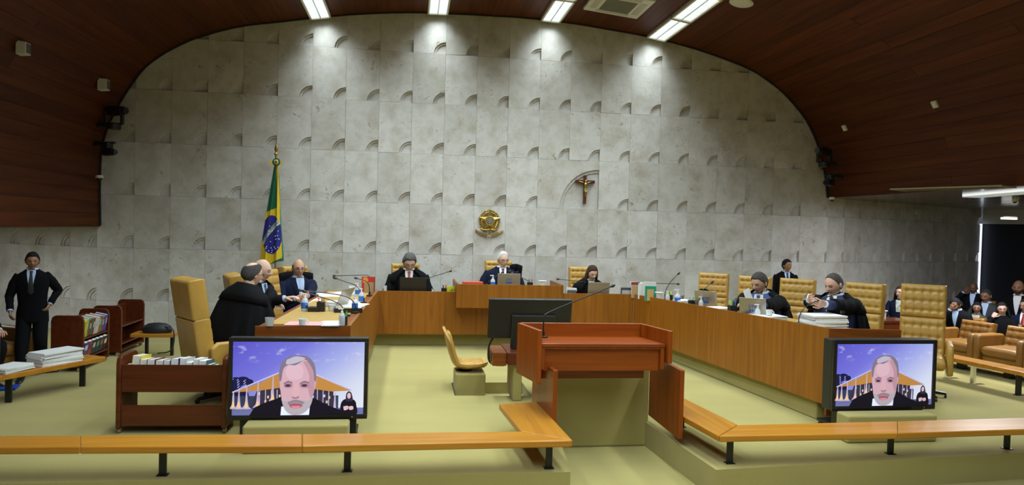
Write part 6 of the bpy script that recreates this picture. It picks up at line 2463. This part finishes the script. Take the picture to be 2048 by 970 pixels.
q_ = on_y(826, 582, -1.28); laptop('dark laptop in front of the man in the orange tie', (q_.x, -1.25, desk_z(0, -1.3) + 0.002), 0, 0.43, 0.26, R(6), plain('dark_laptop', (0.035, 0.030, 0.026), rough=0.35, metal=0.4))
q_ = on_y(1017, 570, -1.5); laptop('silver laptop with blue logo on the president desk', (q_.x, -1.52, 0.977), 0, 0.37, 0.23, R(5), SILVER, True)
q_ = on_y(1197, 584, -1.3); laptop('silver laptop in front of the woman in black', (q_.x, -1.28, desk_z(0, -1.3)), R(4), 0.38, 0.235, R(8), SILVER)
laptop('silver laptop with blue logo in front of the farthest right chair', bench_pt(1413, 609), R(-42), 0.32, 0.255, R(14), SILVER, True)
laptop('silver laptop with blue logo in front of the man reading paper', bench_pt(1506, 627), R(-38), 0.32, 0.255, R(14), SILVER, True)
laptop('open silver laptop seen edge-on among papers on the left arm', bench_pt(683, 612), R(72), 0.36, 0.22, R(24), SILVER)


def cup(label, loc, s=1.0):
    t_ = thing('cup', label, 'cup', loc)
    m_ = MB(); m_.lathe([(0.022 * s, 0), (0.030 * s, 0.004), (0.036 * s, 0.06 * s), (0.034 * s, 0.06 * s), (0.028 * s, 0.008), (0.001, 0.008)], 20); m_.build('bowl', WPL, t_, smooth=True)
    m_ = MB(); m_.tube([(0.034 * s + 0.02 * s * math.sin(PI * k / 8), 0, 0.015 * s + 0.035 * s * k / 8) for k in range(9)], 0.004 * s, 6); m_.build('handle', WPL, t_, smooth=True)


cup('white coffee cup on papers at the right arm', bench_pt(1538, 634, 0.2) + Vector((0, 0, 0.062)), 1.15)
cup('white cup standing at the near edge of the left arm', bench_pt(605, 651), 1.0)
cup('white cup and saucer among papers on the left arm', bench_pt(663, 622), 1.15)
cup('small white cup beside the pens on the right arm', bench_pt(1481, 620) + Vector((0.1, 0.1, 0)), 1.0)


def tumbler(label, loc, r_, h_, mat=GLASS, lid=False):
    t_ = thing('glass', label, 'glass', loc)
    m_ = MB(); m_.lathe([(r_ * 0.85, 0), (r_, h_), (r_ * 0.94, h_), (r_ * 0.80, 0.008), (0.001, 0.008)], 20); m_.build('tumbler', mat, t_, smooth=True)
    if lid:
        m_ = MB(); m_.lathe([(r_ * 1.5, h_), (r_ * 1.5, h_ + 0.008), (0.001, h_ + 0.010)], 20); m_.build('lid', WPL, t_, smooth=True)


tumbler('clear drinking glass at the near left corner of the left arm', bench_pt(539, 652), 0.042, 0.075, plain('smoky_glass', (0.55, 0.55, 0.55), rough=0.05, alpha=0.55))
q_ = on_y(770, 583, -1.2); tumbler('glass with black holder left of the man in the orange tie', (q_.x, -1.2, desk_z(0, -1.3)), 0.03, 0.13)
q_ = on_y(1085, 570, -1.4); tumbler('covered water glass on the president desk', (q_.x, -1.4, 0.977), 0.045, 0.12, GLASS, True)
tumbler('covered water glass on the right arm beside the green book', bench_pt(1318, 596), 0.045, 0.145, GLASS, True)
tumbler('clear glass far back on the left arm', bench_pt(704, 588), 0.05, 0.12)


def pens(label, loc, s=1.0, cols=((0.85, 0.25, 0.02), (0.55, 0.75, 0.05), (0.10, 0.45, 0.12), (0.70, 0.10, 0.30), (0.05, 0.08, 0.4)), mat=None):
    t_ = thing('pen_holder', label, 'pen holder', loc)
    m_ = MB(); m_.box(-0.035 * s, 0.035 * s, -0.035 * s, 0.035 * s, 0, 0.085 * s); m_.build('pot', mat or BLACK, t_, bevel=0.003)
    for k, c_ in enumerate(cols):
        a0 = 2 * PI * k / len(cols)
        m_ = MB(); m_.tube([(0.012 * s * math.cos(a0), 0.012 * s * math.sin(a0), 0.05 * s), (0.028 * s * math.cos(a0), 0.028 * s * math.sin(a0), 0.125 * s)], 0.0075 * s, 8); m_.build('pen', colmat(c_), t_, smooth=True)


pens('black pot of highlighters on the left arm', bench_pt(642, 623), 1.25, ((0.9, 0.3, 0.02), (0.75, 0.8, 0.05), (0.55, 0.75, 0.05), (0.8, 0.15, 0.35), (0.4, 0.4, 0.4)))
pens('black pot with green and red pens at the near corner of the left arm', bench_pt(692, 650), 1.0, ((0.02, 0.5, 0.12), (0.75, 0.06, 0.03), (0.8, 0.12, 0.05)))
pens('mesh pot of pens by the far right microphone', bench_pt(1338, 596), 1.35, ((0.6, 0.8, 0.1), (0.85, 0.3, 0.02), (0.7, 0.7, 0.7), (0.1, 0.5, 0.1)))
pens('small black pot of pens beside the yellow book', (on_y(888, 580, -1.2).x, -1.2, desk_z(0, -1.3)), 1.25, ((0.6, 0.05, 0.05), (0.6, 0.6, 0.6), (0.1, 0.1, 0.1)))
pens('black pot of pens on the president desk', (on_y(1060, 569, -1.45).x, -1.45, 0.977), 1.2, ((0.6, 0.05, 0.05), (0.1, 0.15, 0.5), (0.1, 0.35, 0.2)))
pens('black pot with coloured markers beside the reading man', bench_pt(1465, 619), 1.4, ((0.05, 0.15, 0.6), (0.05, 0.5, 0.12), (0.75, 0.75, 0.05), (0.05, 0.05, 0.06)))
pens('short mesh pot with a green pen on the right arm', bench_pt(1383, 605), 1.15, ((0.02, 0.45, 0.2), (0.5, 0.5, 0.5)))


def sheet(label, loc, rz, w, l, n=3, mat=None, cat='papers'):
    t_ = thing('papers', label, cat, loc, rz)
    for k in range(n):
        m_ = MB()
        m_.box(-w / 2, w / 2, -l / 2, l / 2, 0.003 * k, 0.003 * k + 0.0025, M=Matrix.Translation((random.uniform(-0.01, 0.01), random.uniform(-0.01, 0.01), 0)) @ Matrix.Rotation(random.uniform(-0.12, 0.12), 4, 'Z'))
        m_.build('sheet', mat or PAPER, t_)
    return t_


PINK = plain('pink_folder', (0.72, 0.36, 0.38), rough=0.6)
sheet('pink folder with papers at the near end of the left arm', bench_pt(612, 648), 0.05, 0.34, 0.25, 2, PINK, 'folder')
sheet('white printed sheets beside the pen pot at the near end of the left arm', bench_pt(663, 648), 0.1, 0.16, 0.30, 3)
sheet('scattered white papers in the middle of the left arm', bench_pt(690, 607), 0.3, 0.34, 0.44, 5)
sheet('papers with charts near the long microphone on the left arm', bench_pt(703, 612), -0.3, 0.30, 0.42, 4)
sheet('white papers far back on the left arm', bench_pt(664, 591), 0.2, 0.36, 0.5, 4)
sheet('white sheets in the far corner of the left arm', bench_pt(686, 588), -0.2, 0.3, 0.4, 3)
sheet('papers by the farthest right laptop', bench_pt(1436, 615, 0.20), 0.4, 0.30, 0.24, 18)
sheet('papers under the white cup on the right arm', bench_pt(1535, 636, 0.22), 0.2, 0.36, 0.28, 20)
sheet('white papers behind the sanitizer bottle on the right arm', bench_pt(1367, 601, 0.16), 0.3, 0.25, 0.2, 24)
m = MB()
bp = bench_pt(668, 623)
rg = []
for k in range(13):
    u = k / 12
    rg.append([(0.10 * u - 0.08, -0.06, 0.10 * math.sin(PI * (0.15 + 0.7 * u))), (0.10 * u - 0.08, 0.06, 0.10 * math.sin(PI * (0.15 + 0.7 * u)) + 0.01)])
t = thing('napkin_box', 'black box with a white napkin folded over it beside the highlighter pot', 'box', bench_pt(628, 623))
m = MB(); m.box(-0.06, 0.06, -0.06, 0.06, 0, 0.05); m.build('box_body', BLACK, t, bevel=0.003)
m = MB(); m.loft([[(-0.085 + 0.16 * k / 12, -0.055, 0.052 + 0.075 * math.sin(PI * (0.05 + 0.6 * k / 12))), (-0.085 + 0.16 * k / 12, 0.055, 0.052 + 0.085 * math.sin(PI * (0.05 + 0.62 * k / 12)))] for k in range(13)], cap=False, closed=False)
m.build('napkin', PAPER, t, smooth='all')
t = thing('tray', 'black document tray beside the long microphone', 'tray', bench_pt(697, 624), R(3))
m = MB(); m.box(-0.15, 0.15, -0.10, 0.10, 0, 0.006); m.box(-0.15, 0.15, -0.10, -0.094, 0, 0.05); m.box(-0.15, -0.144, -0.1, 0.1, 0, 0.05); m.box(0.144, 0.15, -0.1, 0.1, 0, 0.05); m.build('tray_body', BLACK, t)

# standing and lying books on the bench
def desk_book(label, px, py, y, z, w, h, th, col, rz=0.0, text=None, textcol=(0.9, 0.9, 0.9), panel=None, sun=None):
    q2 = on_y(px, py, y)
    t_ = thing('book', label, 'book', (q2.x, y, z), rz, 'books on the bench')
    m_ = MB(); m_.box(-w / 2, w / 2, 0, 0.003, 0, h); m_.box(-w / 2, w / 2, th - 0.003, th, 0, h); m_.box(w / 2 - 0.003, w / 2, 0, th, 0, h); m_.build('cover', colmat(col), t_)
    m_ = MB(); m_.box(-w / 2 + 0.003, w / 2 - 0.004, 0.0032, th - 0.0032, 0.003, h - 0.004); m_.build('pages', PAGES, t_)
    if panel:
        m_ = MB(); m_.box(panel[0] * w, panel[1] * w, -0.002, -0.0002, panel[2] * h, panel[3] * h); m_.build('cover_panel', colmat(panel[4]), t_)
    if sun:
        m_ = MB(); disc(m_, w * 0.22, -0.002, -0.0003, 20, -w * 0.22, h * 0.78); m_.build('cover_disc', colmat(sun), t_)
    if text:
        text_mesh(text, h * 0.34, colmat(textcol), 'cover_title', t_, Matrix.Translation((0, -0.0035, h * 0.5)) @ Matrix.Rotation(R(90), 4, 'X'))


zt = desk_z(0, -1.4)
desk_book('red book with yellow sun standing in the left corner of the bench', 736, 585, -1.75, ztop(-1.75) + 0.002, 0.20, 0.235, 0.03, (0.52, 0.03, 0.025), 0.0, sun=(0.80, 0.30, 0.03))
desk_book('tan cardboard book leaning in front of the red book', 738, 585, -1.90, ztop(-1.9) + 0.002, 0.145, 0.16, 0.012, (0.36, 0.24, 0.12))
desk_book('yellow book with dark lettering beside the president desk', 903, 580, -1.18, zt, 0.17, 0.135, 0.03, (0.62, 0.66, 0.03), R(-4), 'LEIS', (0.03, 0.03, 0.03))
q_ = on_y(947, 569, -1.5)
m = MB(); m.box(-0.17, 0.15, -0.09, 0.09, 0, 0.095)
o = tag(m.build('book', colmat((0.55, 0.07, 0.04)), bevel=0.002), 'red book lying flat on the president desk', 'book'); o.location = (q_.x, -1.45, 0.977)
q_ = on_y(1133, 582, -1.2)
t = thing('book', 'open pale book propped left of the woman in black', 'book', (on_y(1143, 584, -1.25).x, -1.25, zt), R(-12))
m = MB(); m.prism([(-0.09, 0.09), (0.09, 0.09), (0.085, 0.135), (-0.08, 0.145)], 0, 0.05, axis='Y'); m.build('pages', PAGES, t)
m = MB(); m.box(-0.07, 0.08, -0.005, 0.0, 0.0, 0.105); m.build('cover', colmat((0.10, 0.10, 0.12)), t)
desk_book('dark patterned book lying on the bench near the right corner', 1254, 585, -1.30, zt, 0.22, 0.16, 0.05, (0.06, 0.06, 0.07), 0, panel=(-0.4, 0.4, 0.25, 0.75, (0.45, 0.45, 0.47)))
desk_book('tan book standing behind the patterned book', 1269, 586, -1.42, zt, 0.10, 0.21, 0.04, (0.42, 0.27, 0.13))
desk_book('dark red book lying across the books in the right corner', 1271, 571, -1.36, zt + 0.215, 0.15, 0.05, 0.10, (0.22, 0.03, 0.04))
desk_book('white law book with blue lettering in the right corner', 1283, 589, -1.62, desk_z(3, -1.6), 0.115, 0.265, 0.16, (0.60, 0.61, 0.62), R(-30), panel=(0.15, 0.42, 0.08, 0.92, (0.05, 0.12, 0.45)))
desk_book('large white binder behind the green book', 1299, 590, -1.72, desk_z(3, -1.7), 0.21, 0.29, 0.06, (0.62, 0.64, 0.64), R(-8))
desk_book('green book with a tan label on the right arm', 1301, 593, -1.98, desk_z(3, -1.95), 0.175, 0.235, 0.035, (0.0, 0.26, 0.16), R(-8), panel=(-0.32, 0.30, 0.02, 0.80, (0.50, 0.32, 0.13)))
# stack of bound files before the man with the phone
bp = bench_pt(1655, 648)
bp = Vector((3.47, -5.45, desk_z(3, -5.45)))
paper_stack('stack of files and papers with black clips before the man with the phone', bp, R(8), 9, 0.42, 0.30, 0.018, 0.02)
t = bpy.data.objects
m = MB(); m.box(-0.02, 0.02, -0.005, 0.035, 0, 0.03)
o = tag(m.build('binder_clip', BLACK, bevel=0.004), 'black binder clip on the stack of files at the right end', 'clip'); o.location = bp + Vector((0.19, -0.08, 0.172))
# sheet and phone in hands
q_ = at_t(1499, 598, 8.75)
m = MB(); m.add([(-0.055, 0.0, -0.13), (0.055, 0.02, -0.13), (0.055, 0.0, 0.13), (-0.055, -0.02, 0.13)], [(0, 1, 2, 3)])
o = tag(m.build('sheet_of_paper', PAPER), 'single white sheet held up by the man in the blue suit', 'paper'); o.location = q_; o.rotation_euler = (R(-8), R(-24), R(12))
sd = o.modifiers.new('thick', 'SOLIDIFY'); sd.thickness = 0.001
q_ = at_t(1611, 594, 7.9)
t = thing('phone', 'silver phone held in both hands by the man at the right end', 'phone', q_)
t.rotation_euler = (R(-62), R(-30), R(-55))
m = MB(); m.box(-0.03, 0.03, -0.005, 0.005, -0.06, 0.06); m.build('case', CHROME, t, bevel=0.004)
m = MB(); m.box(-0.027, 0.027, 0.005, 0.0056, -0.055, 0.055); m.build('display', BLACK, t)
# black jacket over chairs / black seat back seen behind the man under the flag and the president
def drape(label, px, py, t_d, w, h, rz):
    p_ = at_t(px, py, t_d)
    t_ = thing('hanging_robe', label, 'robe', p_, rz)
    m_ = MB()
    rows = []
    for i in range(9):
        k = i / 8
        row = []
        for j_ in range(13):
            u = j_ / 12 * 2 - 1
            row.append((u * w / 2 * (1 + 0.05 * math.sin(i)), 0.02 * math.sin(u * 7 + i * 0.6) + 0.06 * k * k - 0.04 * u * u, -h * k + 0.03 * (1 - u * u) * (1 - k)))
        rows.append(row)
    m_.loft(rows, cap=False, closed=False)
    o_ = m_.build('robe_cloth', SATIN, t_, smooth='all')
    s_ = o_.modifiers.new('thick', 'SOLIDIFY')
    s_.thickness = 0.03


drape('black robe hung over the chair of the man under the flag', 590, 546, 10.35, 0.50, 0.55, R(28))
drape('black robe hung over the right side of the president chair', 1031, 531, 12.25, 0.22, 0.45, 0)
drape('dark bag hanging on the farthest empty right chair', 1409, 581, 10.6, 0.17, 0.25, R(-35))
# side table with glass beside the woman at the stone wall
q_ = on_z(1762, 632, 0.55)
q_ = at_t(1765, 640, 11.2)
t = thing('side_table', 'dark wooden side cabinet beside the woman at the stone wall', 'table', (q_.x, q_.y, 0), R(8))
m = MB(); m.box(-0.42, 0.42, -0.2, 0.2, 0.62, 0.66); m.build('top', CARTW, t, bevel=0.004)
m = MB(); m.box(-0.40, 0.40, -0.18, 0.18, 0.06, 0.62); m.build('body', CARTW, t, bevel=0.004)
m = MB(); m.box(-0.40, 0.40, -0.16, 0.16, 0.0, 0.06); m.build('plinth', BLACK, t)
tumbler('covered water glass on the side cabinet by the stone wall', (q_.x, q_.y - 0.02, 0.662), 0.04, 0.13, GLASS, True)
q_ = on_y(1741, 612, 0.0)
# wall plate on the side wall and socket low on the back wall
q_ = on_y(355, 641, -0.004)
m = MB(); m.box(-0.035, 0.035, -0.012, 0.0, -0.055, 0.055)
o = tag(m.build('wall_socket', OFFWHITE, bevel=0.003), 'small white wall socket low on the stone wall near the left chairs', 'socket'); o.location = q_
a0 = Vector((math.cos(a25), math.sin(a25), 0))
best = min((abs((lambda d_: (d_.x, d_.y))(Vector((0, 0, 0)))[0]), k) for k in range(1))
p_ = Vector((XR, 0, 0)) + a0 * 3.35
m = MB(); m.box(-0.08, 0.08, -0.03, 0.0, -0.06, 0.06)
o = tag(m.build('wall_plate', OFFWHITE, bevel=0.004), 'white box on the right side wall between two niches', 'wall plate'); o.location = (p_.x, p_.y - 0.004, 2.55); o.rotation_euler[2] = a25
